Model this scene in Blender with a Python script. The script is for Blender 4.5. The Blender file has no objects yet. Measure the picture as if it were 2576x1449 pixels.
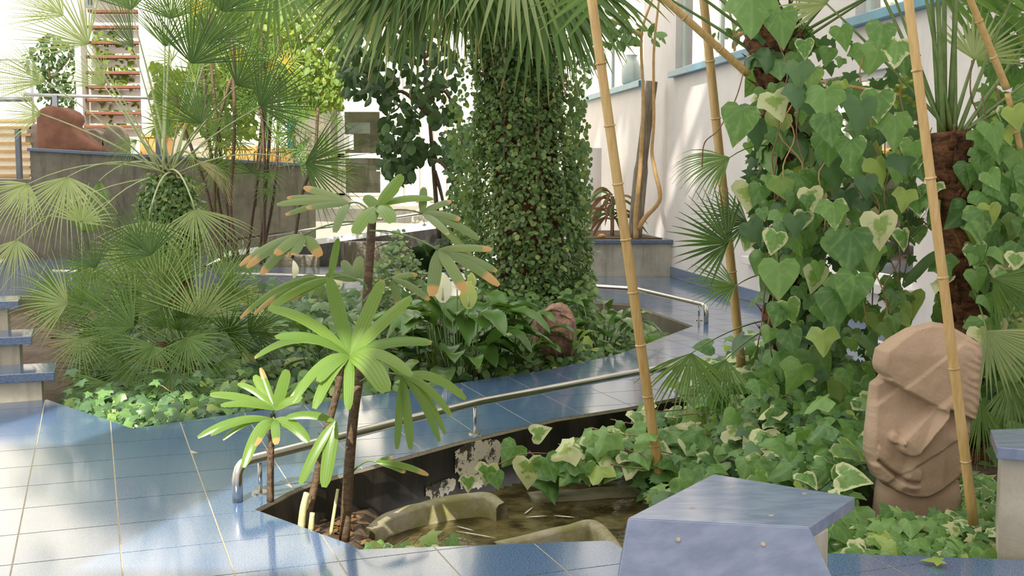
import bpy, bmesh, math, random
import numpy as np
from mathutils import Vector, Matrix
random.seed(7); rng = np.random.default_rng(7)
S = bpy.context.scene
C = S.collection
# ------------------------------------------------------------------ camera, world, sun, exposure
F, CX, CY, HZ, CAMH = 2900.0, 1288.0, 724.5, 430.0, 1.6
PT = math.atan((CY - HZ) / F); cP, sP = math.cos(PT), math.sin(PT)
cam = bpy.data.objects.new('camera', bpy.data.cameras.new('camera')); C.objects.link(cam)
cam.data.sensor_width = 36; cam.data.lens = 36 * F / 2576
cam.location = (0, 0, CAMH); cam.rotation_euler = (math.pi / 2 - PT, 0, 0)
cam.data.clip_start = 0.05; cam.data.clip_end = 300
S.camera = cam
W = bpy.data.worlds.new('world'); S.world = W; W.use_nodes = True
bg = W.node_tree.nodes['Background']; bg.inputs[0].default_value = (1.0, 0.975, 0.915, 1); bg.inputs[1].default_value = 1.35
sun = bpy.data.objects.new('sun', bpy.data.lights.new('sun', 'SUN')); C.objects.link(sun)
sun.data.energy = 5.0; sun.data.angle = math.radians(0.4); sun.data.color = (1, 0.94, 0.84)
sun.rotation_euler = Vector((0.22, 0.78, -0.66)).to_track_quat('-Z', 'Y').to_euler()
S.view_settings.view_transform = 'Standard'; S.view_settings.look = 'None'
S.view_settings.exposure = 0.68; S.view_settings.gamma = 1.0; S.view_settings.use_curve_mapping = False

# ------------------------------------------------------------------ helpers
def ray(px, py):
    r = (px - CX) / F; u = (CY - py) / F
    return Vector((r, cP + sP * u, -sP + cP * u))
def gp(px, py, z=0.0):
    a = ray(px, py); k = (z - CAMH) / a.z
    return Vector((a.x * k, a.y * k, z))
def at(px, py, Y):
    a = ray(px, py); k = Y / a.y
    return Vector((a.x * k, Y, CAMH + a.z * k))
def V(*a): return Vector(a)
def U(a, b): return random.uniform(a, b)
from mathutils import noise as mn
def fn(x, y, z=0): return mn.noise(V(x, y, z))

MATS = {}
def nodes(name):
    m = bpy.data.materials.new(name); m.use_nodes = True
    nt = m.node_tree; b = nt.nodes['Principled BSDF']; MATS[name] = m
    return m, nt, b
def mix(nt, fac, a, b):
    n = nt.nodes.new('ShaderNodeMix'); n.data_type = 'RGBA'
    for s, v in ((0, fac), (6, a), (7, b)):
        if isinstance(v, (int, float)): n.inputs[s].default_value = v
        elif isinstance(v, tuple): n.inputs[s].default_value = (*v, 1) if len(v) == 3 else v
        else: nt.links.new(v, n.inputs[s])
    return n.outputs[2]
def mth(nt, op, a, b=None, clamp=False):
    n = nt.nodes.new('ShaderNodeMath'); n.operation = op; n.use_clamp = clamp
    for i, v in enumerate((a, b)):
        if v is None: continue
        if isinstance(v, (int, float)): n.inputs[i].default_value = v
        else: nt.links.new(v, n.inputs[i])
    return n.outputs[0]
def noise(nt, scale, detail=4, rough=.55, vec=None, stretch=None):
    n = nt.nodes.new('ShaderNodeTexNoise'); n.inputs['Scale'].default_value = scale
    n.inputs['Detail'].default_value = detail; n.inputs['Roughness'].default_value = rough
    if vec is None:
        g = nt.nodes.new('ShaderNodeNewGeometry'); vec = g.outputs['Position']
    if stretch:
        mp = nt.nodes.new('ShaderNodeMapping'); mp.inputs['Scale'].default_value = stretch
        nt.links.new(vec, mp.inputs[0]); vec = mp.outputs[0]
    nt.links.new(vec, n.inputs['Vector'])
    return n.outputs['Fac']
def sstep(nt, v, lo, hi):
    n = nt.nodes.new('ShaderNodeMapRange'); n.interpolation_type = 'SMOOTHSTEP'
    nt.links.new(v, n.inputs[0]); n.inputs[1].default_value = lo; n.inputs[2].default_value = hi
    return n.outputs[0]
def bump(nt, b, h, strength=.3, dist=.02):
    n = nt.nodes.new('ShaderNodeBump'); n.inputs['Strength'].default_value = strength; n.inputs['Distance'].default_value = dist
    nt.links.new(h, n.inputs['Height']); nt.links.new(n.outputs[0], b.inputs['Normal'])
def setc(nt, b, c):
    if isinstance(c, tuple): b.inputs['Base Color'].default_value = (*c, 1)
    else: nt.links.new(c, b.inputs['Base Color'])
def simple(name, c1, c2=None, scale=6, rough=.6, metal=0, bmp=0, stretch=None, detail=5, lo=.35, hi=.65, spec=.5):
    m, nt, b = nodes(name)
    b.inputs['Roughness'].default_value = rough; b.inputs['Metallic'].default_value = metal
    b.inputs['Specular IOR Level'].default_value = spec
    if c2 is None: setc(nt, b, c1)
    else:
        f = noise(nt, scale, detail, .6, stretch=stretch); setc(nt, b, mix(nt, sstep(nt, f, lo, hi), c1, c2))
        if bmp: bump(nt, b, f, bmp, .01)
    return m
def leafmat(name, c1, c2, c3=None, rough=.42, trans=.35, edge=None, thr=.75, vary=.5, brown=None, tint=1.0, spec=.5, vein=0, stripe=0):
    """c1..c2 between leaves; edge = cream margin colour; brown = dry tip colour driven by alpha"""
    if 'spathe' not in name and 'dry' not in name:
        gain = lambda c: None if c is None else (c[0] * 1.34, c[1] * 1.26, c[2] * 1.15)
        c1, c2, c3 = gain(c1), gain(c2), gain(c3)
    m, nt, b = nodes(name)
    at_ = nt.nodes.new('ShaderNodeAttribute'); at_.attribute_name = 'lc'
    sx = nt.nodes.new('ShaderNodeSeparateColor'); nt.links.new(at_.outputs['Color'], sx.inputs[0])
    oi = nt.nodes.new('ShaderNodeObjectInfo')
    r = mth(nt, 'FRACT', mth(nt, 'ADD', sx.outputs[0], oi.outputs['Random']))
    r2 = mth(nt, 'FRACT', mth(nt, 'MULTIPLY', r, 7.31))
    col = mix(nt, r, c1, c2)
    if c3: col = mix(nt, sstep(nt, r2, .8, 1.0), col, c3)
    cv = nt.nodes.new('ShaderNodeCombineXYZ')
    nt.links.new(sx.outputs[2], cv.inputs[0]); nt.links.new(at_.outputs['Alpha'], cv.inputs[1])
    nt.links.new(mth(nt, 'MULTIPLY', r, 37.0), cv.inputs[2])
    n = noise(nt, 5.0, 3, .6, vec=cv.outputs[0])
    if vein:
        ang = mth(nt, 'ARCTAN2', mth(nt, 'SUBTRACT', sx.outputs[2], .5), mth(nt, 'ADD', at_.outputs['Alpha'], .02))
        vn = mth(nt, 'POWER', mth(nt, 'ABSOLUTE', mth(nt, 'COSINE', mth(nt, 'MULTIPLY', ang, 4.2))), 26.0)
        col = mix(nt, mth(nt, 'MULTIPLY', vn, vein), col, (.30, .42, .16))
        col = mix(nt, mth(nt, 'MULTIPLY', sstep(nt, n, .45, .75), .45), col, (c2[0] * 1.5, c2[1] * 1.35, c2[2] * 1.2))
    if stripe:
        stp = mth(nt, 'POWER', mth(nt, 'ABSOLUTE', mth(nt, 'COSINE', mth(nt, 'MULTIPLY', sx.outputs[2], 15.7))), 6.0)
        col = mix(nt, mth(nt, 'MULTIPLY', stp, stripe), col, tuple(x * .55 for x in c1))
    if edge:
        # r2 says how much of this leaf is cream
        e = mth(nt, 'ADD', sx.outputs[1], mth(nt, 'MULTIPLY', mth(nt, 'SUBTRACT', n, .5), 1.3))
        e = mth(nt, 'ADD', e, mth(nt, 'MULTIPLY', mth(nt, 'SUBTRACT', r2, .5), vary))
        col = mix(nt, sstep(nt, e, thr, thr + .26), col, edge)
    elif brown:
        g = mth(nt, 'ADD', sx.outputs[1], mth(nt, 'MULTIPLY', mth(nt, 'SUBTRACT', r2, 1.0), .22))
        g = mth(nt, 'MULTIPLY', g, at_.outputs['Alpha'])
        col = mix(nt, sstep(nt, g, .80, .90), col, brown)
    else:
        col = mix(nt, mth(nt, 'MULTIPLY', n, .35), col, tuple(x * .55 for x in c1))
    setc(nt, b, col); b.inputs['Roughness'].default_value = rough; b.inputs['Specular IOR Level'].default_value = spec
    t = nt.nodes.new('ShaderNodeBsdfTranslucent')
    tc = mix(nt, .45, col, (c2[0] * 1.7, c2[1] * 1.6, c2[2] * .6)); nt.links.new(tc, t.inputs[0])
    ms = nt.nodes.new('ShaderNodeMixShader'); ms.inputs[0].default_value = trans
    nt.links.new(b.outputs[0], ms.inputs[1]); nt.links.new(t.outputs[0], ms.inputs[2])
    nt.links.new(ms.outputs[0], nt.nodes['Material Output'].inputs[0])
    return m

# --- materials
def make_materials():
    m, nt, b = nodes('terrazzo')
    f = noise(nt, 170, 2, .8); f2 = noise(nt, 1.1, 3); f3 = noise(nt, 420, 1, .5)
    c = mix(nt, sstep(nt, f, .42, .60), (.026, .066, .155), (.125, .215, .37))
    c = mix(nt, sstep(nt, f3, .64, .72), c, (.42, .48, .54))
    oi = nt.nodes.new('ShaderNodeObjectInfo')
    c = mix(nt, mth(nt, 'MULTIPLY', oi.outputs['Random'], .3), c, (.09, .17, .32))
    setc(nt, b, c); b.inputs['Specular IOR Level'].default_value = .8; b.inputs['Coat Weight'].default_value = .7; b.inputs['Coat Roughness'].default_value = .09
    rr = mth(nt, 'ADD', mth(nt, 'MULTIPLY', f2, .16), .10); nt.links.new(rr, b.inputs['Roughness'])
    bump(nt, b, f2, .10, .01)
    simple('grout', (.42, .37, .26), (.34, .30, .21), 30, .8)
    m, nt, b = nodes('concrete')
    f = noise(nt, 3.0, 6, .65); g = noise(nt, 1.2, 5, .7, stretch=(6, 6, .7)); h = noise(nt, 60, 2)
    c = mix(nt, sstep(nt, f, .3, .7), (.40, .37, .30), (.56, .52, .43)); c = mix(nt, mth(nt, 'MULTIPLY', sstep(nt, g, .45, .75), .55), c, (.17, .16, .12))
    c = mix(nt, mth(nt, 'MULTIPLY', h, .25), c, (.22, .21, .18)); setc(nt, b, c); b.inputs['Roughness'].default_value = .75; bump(nt, b, h, .25, .004)
    m, nt, b = nodes('concrete_dark')
    f = noise(nt, 3.0, 6, .65); g = noise(nt, 1.2, 5, .7, stretch=(6, 6, .7))
    c = mix(nt, sstep(nt, f, .3, .7), (.135, .125, .09), (.205, .185, .14)); c = mix(nt, sstep(nt, g, .45, .75), c, (.09, .08, .06)); setc(nt, b, c); b.inputs['Roughness'].default_value = .8
    m, nt, b = nodes('pond_wall')
    g = noise(nt, 1.5, 6, .7, stretch=(5, 5, 1)); f = noise(nt, 9, 6, .7)
    c = mix(nt, sstep(nt, g, .4, .7), (.010, .009, .008), (.038, .031, .024)); c = mix(nt, sstep(nt, f, .70, .75), c, (.16, .14, .10)); setc(nt, b, c); b.inputs['Roughness'].default_value = .45
    m, nt, b = nodes('peeled_paint')
    f = noise(nt, 7, 7, .75); c = mix(nt, sstep(nt, f, .49, .52), (.56, .52, .42), (.04, .033, .026)); setc(nt, b, c); b.inputs['Roughness'].default_value = .7; bump(nt, b, f, .4, .01)
    m, nt, b = nodes('mossy')
    f = noise(nt, 5, 6, .7); h = noise(nt, 70, 3)
    c = mix(nt, sstep(nt, f, .38, .62), (.33, .30, .22), (.20, .19, .06)); c = mix(nt, mth(nt, 'MULTIPLY', h, .4), c, (.15, .13, .08)); setc(nt, b, c); b.inputs['Roughness'].default_value = .8; bump(nt, b, h, .5, .008)
    m, nt, b = nodes('plaster')
    f = noise(nt, 2, 5, .6); h = noise(nt, 120, 3); g = noise(nt, .8, 5, .7, stretch=(4, 4, .5))
    c = mix(nt, sstep(nt, f, .3, .7), (.62, .58, .56), (.68, .64, .615)); c = mix(nt, mth(nt, 'MULTIPLY', sstep(nt, g, .55, .8), .35), c, (.42, .39, .36)); setc(nt, b, c); b.inputs['Roughness'].default_value = .85; bump(nt, b, h, .3, .004)
    simple('cream', (.86, .80, .68), (.80, .74, .62), 2, .85)
    simple('white_paint', (.82, .82, .80), (.76, .76, .74), 3, .4)
    simple('sill_blue', (.018, .17, .27), (.03, .22, .33), 3, .3)
    simple('frame_green', (.55, .62, .58), (.5, .57, .53), 3, .35)
    simple('steel', (.56, .54, .49), (.50, .48, .44), 5, .23, metal=1)
    simple('grey_metal', (.13, .15, .17), (.11, .12, .14), 4, .45, metal=.3)
    simple('rail_metal', (.35, .36, .36), (.3, .31, .31), 4, .3, metal=.8)
    simple('cap_blue', (.10, .14, .20), (.15, .19, .26), 60, .25)
    simple('wood_red', (.14, .045, .018), (.19, .065, .025), 8, .5, stretch=(1, 6, 6))
    simple('wood_tan', (.52, .33, .13), (.42, .25, .09), 8, .5, stretch=(1, 6, 6))
    simple('wood_orange', (.62, .33, .10), (.52, .26, .07), 6, .55, stretch=(8, 8, .6))
    m, nt, b = nodes('wood_blue')
    tc = nt.nodes.new('ShaderNodeTexCoord')
    f = noise(nt, 2.2, 5, .6, stretch=(3.0, 11, 3.0), vec=tc.outputs['Object'])
    wv = nt.nodes.new('ShaderNodeTexWave'); wv.wave_type = 'BANDS'; wv.bands_direction = 'Y'; wv.inputs['Scale'].default_value = 5; wv.inputs['Distortion'].default_value = 22; wv.inputs['Detail'].default_value = 3; wv.inputs['Detail Scale'].default_value = .7
    nt.links.new(tc.outputs['Object'], wv.inputs[0])
    c = mix(nt, sstep(nt, f, .3, .7), (.14, .18, .29), (.225, .27, .385)); c = mix(nt, mth(nt, 'MULTIPLY', wv.outputs['Fac'], .16), c, (.12, .17, .32))
    setc(nt, b, c); b.inputs['Roughness'].default_value = .24; b.inputs['Coat Weight'].default_value = .6; b.inputs['Coat Roughness'].default_value = .12
    simple('knot', (.45, .40, .30), (.3, .22, .14), 40, .4)
    simple('soil', (.050, .034, .021), (.11, .07, .04), 14, .9, bmp=.6)
    m, nt, b = nodes('bark')
    f = noise(nt, 9, 6, .75, stretch=(1, 1, 3)); c = mix(nt, sstep(nt, f, .35, .65), (.045, .018, .008), (.22, .095, .035)); setc(nt, b, c); b.inputs['Roughness'].default_value = .9; bump(nt, b, f, .8, .03)
    simple('bark_grey', (.13, .105, .07), (.25, .21, .15), 5, .85, bmp=.7, stretch=(8, 8, .8))
    simple('vine_stem', (.42, .26, .10), (.50, .32, .14), 12, .6)
    simple('twig', (.16, .09, .045), (.26, .17, .09), 20, .7)
    simple('stem_dark', (.06, .035, .018), (.13, .08, .04), 25, .7, stretch=(1, 1, 3))
    simple('stem_pale', (.55, .52, .30), (.40, .42, .16), 15, .5)
    m, nt, b = nodes('bamboo')
    f = noise(nt, 4, 5, .6, stretch=(14, 14, 1)); g = noise(nt, 1.5, 3)
    c = mix(nt, sstep(nt, f, .3, .7), (.45, .29, .10), (.58, .41, .18)); c = mix(nt, mth(nt, 'MULTIPLY', g, .4), c, (.42, .27, .08)); setc(nt, b, c); b.inputs['Roughness'].default_value = .35
    simple('bamboo_node', (.55, .40, .19), (.33, .20, .07), 20, .5)
    m, nt, b = nodes('sandstone')
    f = noise(nt, 4, 6, .6); h = noise(nt, 80, 4, .7); ge = nt.nodes.new('ShaderNodeNewGeometry')
    c = mix(nt, sstep(nt, f, .3, .7), (.365, .262, .175), (.45, .338, .24)); c = mix(nt, mth(nt, 'MULTIPLY', h, .35), c, (.33, .21, .14)); setc(nt, b, c); b.inputs['Roughness'].default_value = .88; bump(nt, b, h, .35, .006)
    m, nt, b = nodes('red_stone')
    f = noise(nt, 3, 6, .65); h = noise(nt, 35, 4, .7); c = mix(nt, sstep(nt, f, .3, .7), (.12, .045, .027), (.23, .10, .058)); c = mix(nt, mth(nt, 'MULTIPLY', h, .4), c, (.2, .10, .07)); setc(nt, b, c); b.inputs['Roughness'].default_value = .9; bump(nt, b, h, .7, .02)
    simple('pink_stone', (.22, .115, .085), (.40, .24, .18), 22, .9, bmp=.6)
    simple('grey_stone', (.20, .17, .13), (.28, .24, .19), 6, .9)
    simple('yellow', (.85, .62, .03), (.8, .5, .02), 9, .5)
    simple('white_flower', (.88, .88, .80), (.80, .82, .68), 8, .5)
    simple('paper', (.85, .85, .83), None)
    m, nt, b = nodes('water'); b.inputs['Base Color'].default_value = (.095, .075, .028, 1); b.inputs['Roughness'].default_value = .04; b.inputs['IOR'].default_value = 1.33
    f = noise(nt, 9, 3, .55, stretch=(1, 1.8, 1)); g = noise(nt, 4, 4, .6); bump(nt, b, f, .30, .03)
    setc(nt, b, mix(nt, sstep(nt, g, .35, .68), (.030, .021, .008), (.15, .125, .05)))
    simple('foam', (.75, .72, .62), (.5, .46, .36), 30, .3)
    m, nt, b = nodes('glass'); gl = nt.nodes.new('ShaderNodeBsdfGlossy'); gl.inputs['Roughness'].default_value = .03
    tr = nt.nodes.new('ShaderNodeBsdfTransparent'); tr.inputs[0].default_value = (.86, .9, .87, 1)
    fr = nt.nodes.new('ShaderNodeFresnel'); fr.inputs[0].default_value = 1.5
    ms = nt.nodes.new('ShaderNodeMixShader'); nt.links.new(fr.outputs[0], ms.inputs[0]); nt.links.new(tr.outputs[0], ms.inputs[1]); nt.links.new(gl.outputs[0], ms.inputs[2])
    nt.links.new(ms.outputs[0], nt.nodes['Material Output'].inputs[0])
    simple('room_dark', (.10, .085, .055), (.16, .14, .10), 3, .7)
    simple('room_pale', (.62, .62, .55), (.5, .5, .44), 2, .7)
    # leaves
    leafmat('ivy_var', (.06, .17, .045), (.14, .28, .08), (.27, .38, .09), rough=.36, edge=(.62, .64, .36), thr=.86, vary=1.5, trans=.34, vein=.35)
    leafmat('ivy_green', (.05, .14, .045), (.13, .26, .075), (.27, .37, .08), rough=.38, edge=(.36, .45, .18), thr=1.22, vary=.9, trans=.34, vein=.3)
    leafmat('ivy_dark', (.035, .095, .04), (.075, .165, .06), (.13, .23, .06), rough=.4, trans=.22)
    leafmat('fig_leaf', (.06, .13, .05), (.17, .28, .10), (.30, .37, .11), rough=.42, trans=.25)
    leafmat('ficus', (.016, .042, .013), (.05, .105, .03), None, rough=.5, trans=.18, spec=.3)
    leafmat('back_leaf', (.07, .14, .025), (.20, .30, .055), (.30, .33, .06), rough=.5, trans=.4)
    leafmat('spath', (.040, .110, .024), (.095, .20, .045), None, rough=.30, trans=.2)
    leafmat('fan', (.065, .14, .035), (.13, .235, .06), None, rough=.36, trans=.28, brown=(.40, .30, .15))
    leafmat('fan_pale', (.20, .29, .14), (.30, .38, .20), None, rough=.40, trans=.40, brown=(.50, .42, .25))
    leafmat('fan_dark', (.035, .085, .02), (.07, .145, .032), None, rough=.40, trans=.2, brown=(.3, .2, .08))
    leafmat('fan_dry', (.46, .40, .24), (.56, .50, .33), None, rough=.6, trans=.3)
    leafmat('fan_yellow', (.42, .36, .04), (.52, .38, .06), (.5, .26, .05), rough=.5, trans=.4)
    leafmat('rhapis', (.085, .175, .032), (.155, .265, .055), None, rough=.26, trans=.38, stripe=.4, brown=(.50, .31, .12))
    leafmat('rhapis_grey', (.10, .165, .058), (.165, .24, .088), None, rough=.36, trans=.38, stripe=.4, brown=(.55, .31, .12))
    leafmat('fern', (.11, .27, .05), (.18, .36, .07), None, rough=.5, trans=.4)
    leafmat('dry_leaf', (.15, .075, .028), (.27, .155, .06), None, rough=.7, trans=.2)
    leafmat('spathe', (.86, .87, .80), (.92, .92, .86), None, rough=.45, trans=.35)
    leafmat('spathe_green', (.50, .60, .22), (.58, .66, .30), None, rough=.45, trans=.35)
    simple('petiole', (.10, .17, .04), (.16, .23, .07), 10, .4)
    simple('petiole_pale', (.30, .36, .16), (.38, .44, .22), 10, .4)
make_materials()

def link(name, me, mat, parent=None):
    o = bpy.data.objects.new(name, me); C.objects.link(o)
    if mat: 
        if not me.materials: me.materials.append(MATS[mat])
    if parent is not None:
        o.parent = parent; o.matrix_parent_inverse = Matrix.Translation(-parent.location)
    return o
def tag(o, label, cat, group=None):
    o['label'] = label; o['category'] = cat
    if group: o['group'] = group
    return o
def thing(name, label, cat, loc, group=None):
    o = bpy.data.objects.new(name, None); C.objects.link(o); o.location = loc; o.empty_display_size = .1
    return tag(o, label, cat, group)
def struct(o): o['kind'] = 'structure'; return o
def stuff(o): o['kind'] = 'stuff'; return o

class MB:
    def __init__(s): s.v = []; s.f = []; s.c = []
    def add(s, vs, fs, col=None):
        k = len(s.v); s.v += [tuple(x) for x in vs]; s.f += [tuple(i + k for i in f) for f in fs]
        s.c += (col if col is not None else [(0, 0, 0, 0)] * len(vs)); return s
    def box(s, a, b, M=None):
        vs = [V(x, y, z) for z in (a[2], b[2]) for y in (a[1], b[1]) for x in (a[0], b[0])]
        if M: vs = [M @ v for v in vs]
        return s.add(vs, [(0, 2, 3, 1), (4, 5, 7, 6), (0, 1, 5, 4), (2, 6, 7, 3), (0, 4, 6, 2), (1, 3, 7, 5)])
    def slab(s, poly, z0, z1):
        """poly: list of (x,y) or Vectors; z1 may be None = own z; z0 thickness below"""
        n = len(poly); top = [V(p[0], p[1], (p[2] if z1 is None else z1)) for p in poly]
        bot = [V(p.x, p.y, (p.z - z0 if z1 is None else z0)) for p in top]
        return s.add(top + bot, [tuple(range(n)), tuple(range(2 * n - 1, n - 1, -1))] + [(i, i + n, (i + 1) % n + n, (i + 1) % n) for i in range(n)])
    def tube(s, pts, rad, n=8, cap=True, flat=1.0):
        pts = [V(*p) for p in pts]; m = len(pts)
        if not isinstance(rad, (list, tuple)): rad = [rad] * m
        vs = []; prev = None
        for i, p in enumerate(pts):
            t = (pts[min(i + 1, m - 1)] - pts[max(i - 1, 0)]).normalized()
            if prev is None:
                a = t.cross(V(0, 0, 1)); a = a if a.length > .1 else t.cross(V(0, 1, 0)); a.normalize()
            else: a = (prev - t * prev.dot(t)).normalized()
            prev = a; b = t.cross(a)
            vs += [p + (a * math.cos(2 * math.pi * k / n) + b * math.sin(2 * math.pi * k / n) * flat) * rad[i] for k in range(n)]
        fs = [(i * n + k, i * n + (k + 1) % n, (i + 1) * n + (k + 1) % n, (i + 1) * n + k) for i in range(m - 1) for k in range(n)]
        if cap: fs += [tuple(range(n - 1, -1, -1)), tuple(range((m - 1) * n, m * n))]
        return s.add(vs, fs)
    def build(s, name, mat, parent=None, smooth=False, bevel=0):
        me = bpy.data.meshes.new(name); me.from_pydata(s.v, [], s.f)
        if any(c[3] or c[0] or c[1] for c in s.c):
            a = me.color_attributes.new('lc', 'FLOAT_COLOR', 'POINT'); a.data.foreach_set('color', np.array(s.c, dtype=np.float32).ravel())
        if smooth: me.polygons.foreach_set('use_smooth', [True] * len(me.polygons))
        me.update(); o = link(name, me, mat, parent)
        if bevel:
            md = o.modifiers.new('bevel', 'BEVEL'); md.width = bevel; md.segments = 2; md.limit_method = 'ANGLE'
        return o
def curve(pts, n=8):
    """Catmull-Rom through pts"""
    pts = [V(*p) for p in pts]; P = [pts[0] * 2 - pts[1]] + pts + [pts[-1] * 2 - pts[-2]]; out = []
    for i in range(1, len(P) - 2):
        a, b, c, d = P[i - 1:i + 3]
        for k in range(n):
            t = k / n; out.append(.5 * ((2 * b) + (c - a) * t + (2 * a - 5 * b + 4 * c - d) * t * t + (3 * b - a - 3 * c + d) * t ** 3))
    out.append(pts[-1]); return out

# -------- leaf templates: (verts Nx3, tris Mx3, col Nx4). base at origin, length along +Y, normal +Z
def heart(out, droop=.25, fold=.35, wav=0.0, inner=True):
    half = out; pts = [(0, 0.02)] + half + [(0, 1.0)] + [(-x, y) for x, y in reversed(half)]
    n = len(pts); c = (0, .30); vs = [c]; col = [(0, 0, .5, c[1])]
    rings = (.6, 1.0) if inner else (1.0,)
    for k in rings:
        for (x, y) in pts:
            X, Y = c[0] + (x - c[0]) * k, c[1] + (y - c[1]) * k
            vs.append((X, Y)); col.append((0, .45 if k < 1 else 1.0, X + .5, Y))
    def z(x, y): return -fold * abs(x) ** 1.4 - droop * max(0, y) ** 2 + .06 * math.sin(9 * x + 7 * y) * wav
    v3 = [(x, y, z(x, y)) for x, y in vs]; tr = []
    for i in range(n): tr.append((0, 1 + (i + 1) % n, 1 + i))
    if inner:
        for i in range(n):
            j = (i + 1) % n; tr += [(1 + i, 1 + j, 1 + n + i), (1 + j, 1 + n + j, 1 + n + i)]
    return np.array(v3, dtype=np.float32), np.array(tr, dtype=np.int32), np.array(col, dtype=np.float32)
H1 = [(.18, -.13), (.40, -.13), (.54, .06), (.52, .25), (.40, .48), (.24, .70)]
H2 = [(.16, -.12), (.40, -.16), (.52, .02), (.62, .24), (.40, .36), (.28, .55), (.15, .80)]
H3 = [(.14, -.10), (.44, -.18), (.40, .06), (.74, .30), (.34, .40), (.22, .68)]
IVY = [heart(H1, .25, .35, 1), heart(H2, .45, .45, 1), heart(H1, .5, .15, 1), heart(H2, .15, .6, 1)]
STAR = [heart(H3, .25, .35), heart(H3, .5, .2), heart(H2, .3, .4)]
IVYL = [heart(H1, .3, .4, 0, False), heart(H2, .3, .4, 0, False)]
STARL = [heart(H3, .3, .35, 0, False)]
ELL = [(.14, .12), (.25, .35), (.24, .6), (.13, .84)]
OVAL = [heart(ELL, .2, .5, 0, False), heart([(.2, .15), (.33, .4), (.28, .7), (.12, .9)], .1, .4, 0, False)]
ROUND = [heart([(.3, .08), (.42, .4), (.3, .78)], .2, .4, 0, False), heart([(.26, .1), (.36, .45), (.2, .8)], .3, .2, 0, False)]
_tm = {}
def tmesh(key, T, mat):
    k = (key, mat)
    if k not in _tm:
        me = bpy.data.meshes.new(key); me.from_pydata(T[0].tolist(), [], T[1].tolist())
        a = me.color_attributes.new('lc', 'FLOAT_COLOR', 'POINT'); a.data.foreach_set('color', T[2].ravel())
        me.polygons.foreach_set('use_smooth', [True] * len(me.polygons)); me.materials.append(MATS[mat]); _tm[k] = me
    return _tm[k]
def frame(pos, d, n, s):
    y = d.normalized(); z = (n - y * n.dot(y)); z = z.normalized() if z.length > 1e-3 else y.orthogonal().normalized()
    x = y.cross(z)
    return Matrix(((x.x * s, y.x * s, z.x * s, pos.x), (x.y * s, y.y * s, z.y * s, pos.y), (x.z * s, y.z * s, z.z * s, pos.z), (0, 0, 0, 1)))
def joined(name, items, temps, mat, parent):
    if not items: return None
    vs, ts, cs = [], [], []; k = 0
    for (M, ti) in items:
        T = temps[ti % len(temps)]; A = np.array(M, dtype=np.float32)
        vs.append(T[0] @ A[:3, :3].T + A[:3, 3]); ts.append(T[1] + k); k += len(T[0])
        c = T[2].copy(); c[:, 0] = random.random(); cs.append(c)
    v = np.concatenate(vs); t = np.concatenate(ts); c = np.concatenate(cs)
    me = bpy.data.meshes.new(name); me.vertices.add(len(v)); me.vertices.foreach_set('co', v.ravel())
    me.loops.add(len(t) * 3); me.loops.foreach_set('vertex_index', t.ravel()); me.polygons.add(len(t))
    me.polygons.foreach_set('loop_start', np.arange(0, len(t) * 3, 3, dtype=np.int32))
    me.polygons.foreach_set('use_smooth', np.ones(len(t), dtype=bool)); me.update(calc_edges=True)
    a = me.color_attributes.new('lc', 'FLOAT_COLOR', 'POINT'); a.data.foreach_set('color', c.ravel())
    return link(name, me, mat, parent)
def leaves(parent, items, temps, low, mat, nind=280, name='leaf', front=None):
    """items: (pos, dir, normal, size, matkey or None). The ones that show largest become parts, the rest one stuff part"""
    def key(it):
        p = it[0]; return it[3] / max(.5, p.y) * (1.0 if front is None else front(p))
    items = sorted(items, key=key, reverse=True)
    for (p, d, n, s, mk) in items[:nind]:
        i = random.randrange(len(temps))
        o = bpy.data.objects.new(name, tmesh(name + str(i) + str(id(temps)), temps[i], mk or mat)); C.objects.link(o)
        o.parent = parent; o.matrix_parent_inverse = Matrix.Translation(-parent.location); o.matrix_basis = frame(p, d, n, s)
    rest = {}
    for (p, d, n, s, mk) in items[nind:]: rest.setdefault(mk or mat, []).append((frame(p, d, n, s), random.randrange(9)))
    for mk, it in rest.items():
        o = joined(name + '_mass', it, low, mk, parent); stuff(o)

# -------- straps, fans
def strap(mb, a, b, w, lift, side=None, rnd=None, brown=0.0, blunt=.6, n=9, fold=.25, base=.25, up=None):
    """an arching strap leaf from a to b"""
    a, b = V(*a), V(*b); up = up or V(0, 0, 1); m = (a + b) * .5 + up * lift
    r = random.random() if rnd is None else rnd; vs = []; cs = []; fs = []
    for i in range(n + 1):
        t = i / n; p = a * (1 - t) ** 2 + m * 2 * t * (1 - t) + b * t * t
        tan = ((m - a) * (1 - t) + (b - m) * t).normalized()
        sd = side if side is not None else tan.cross(V(0, -.75, .66)); sd = sd - tan * sd.dot(tan)
        sd = sd.normalized() if sd.length > .05 else tan.orthogonal().normalized()
        nn = sd.cross(tan)
        ww = w * .5 * (base + (1 - base) * math.sin(min(1, t / .38) * math.pi / 2)) * (1 - (max(0, t - .55) / .45) ** 2.2 * (1 - (blunt if i < n else blunt * .6)))
        vs += [p - sd * ww - nn * ww * fold, p + nn * ww * fold * .3, p + sd * ww - nn * ww * fold]
        cs += [(r, t, 0, brown), (r, t, .5, brown), (r, t, 1, brown)]
        if i: k = 3 * i; fs += [(k - 3, k - 2, k + 1, k), (k - 2, k - 1, k + 2, k + 1)]
    mb.add(vs, fs, cs)
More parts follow.
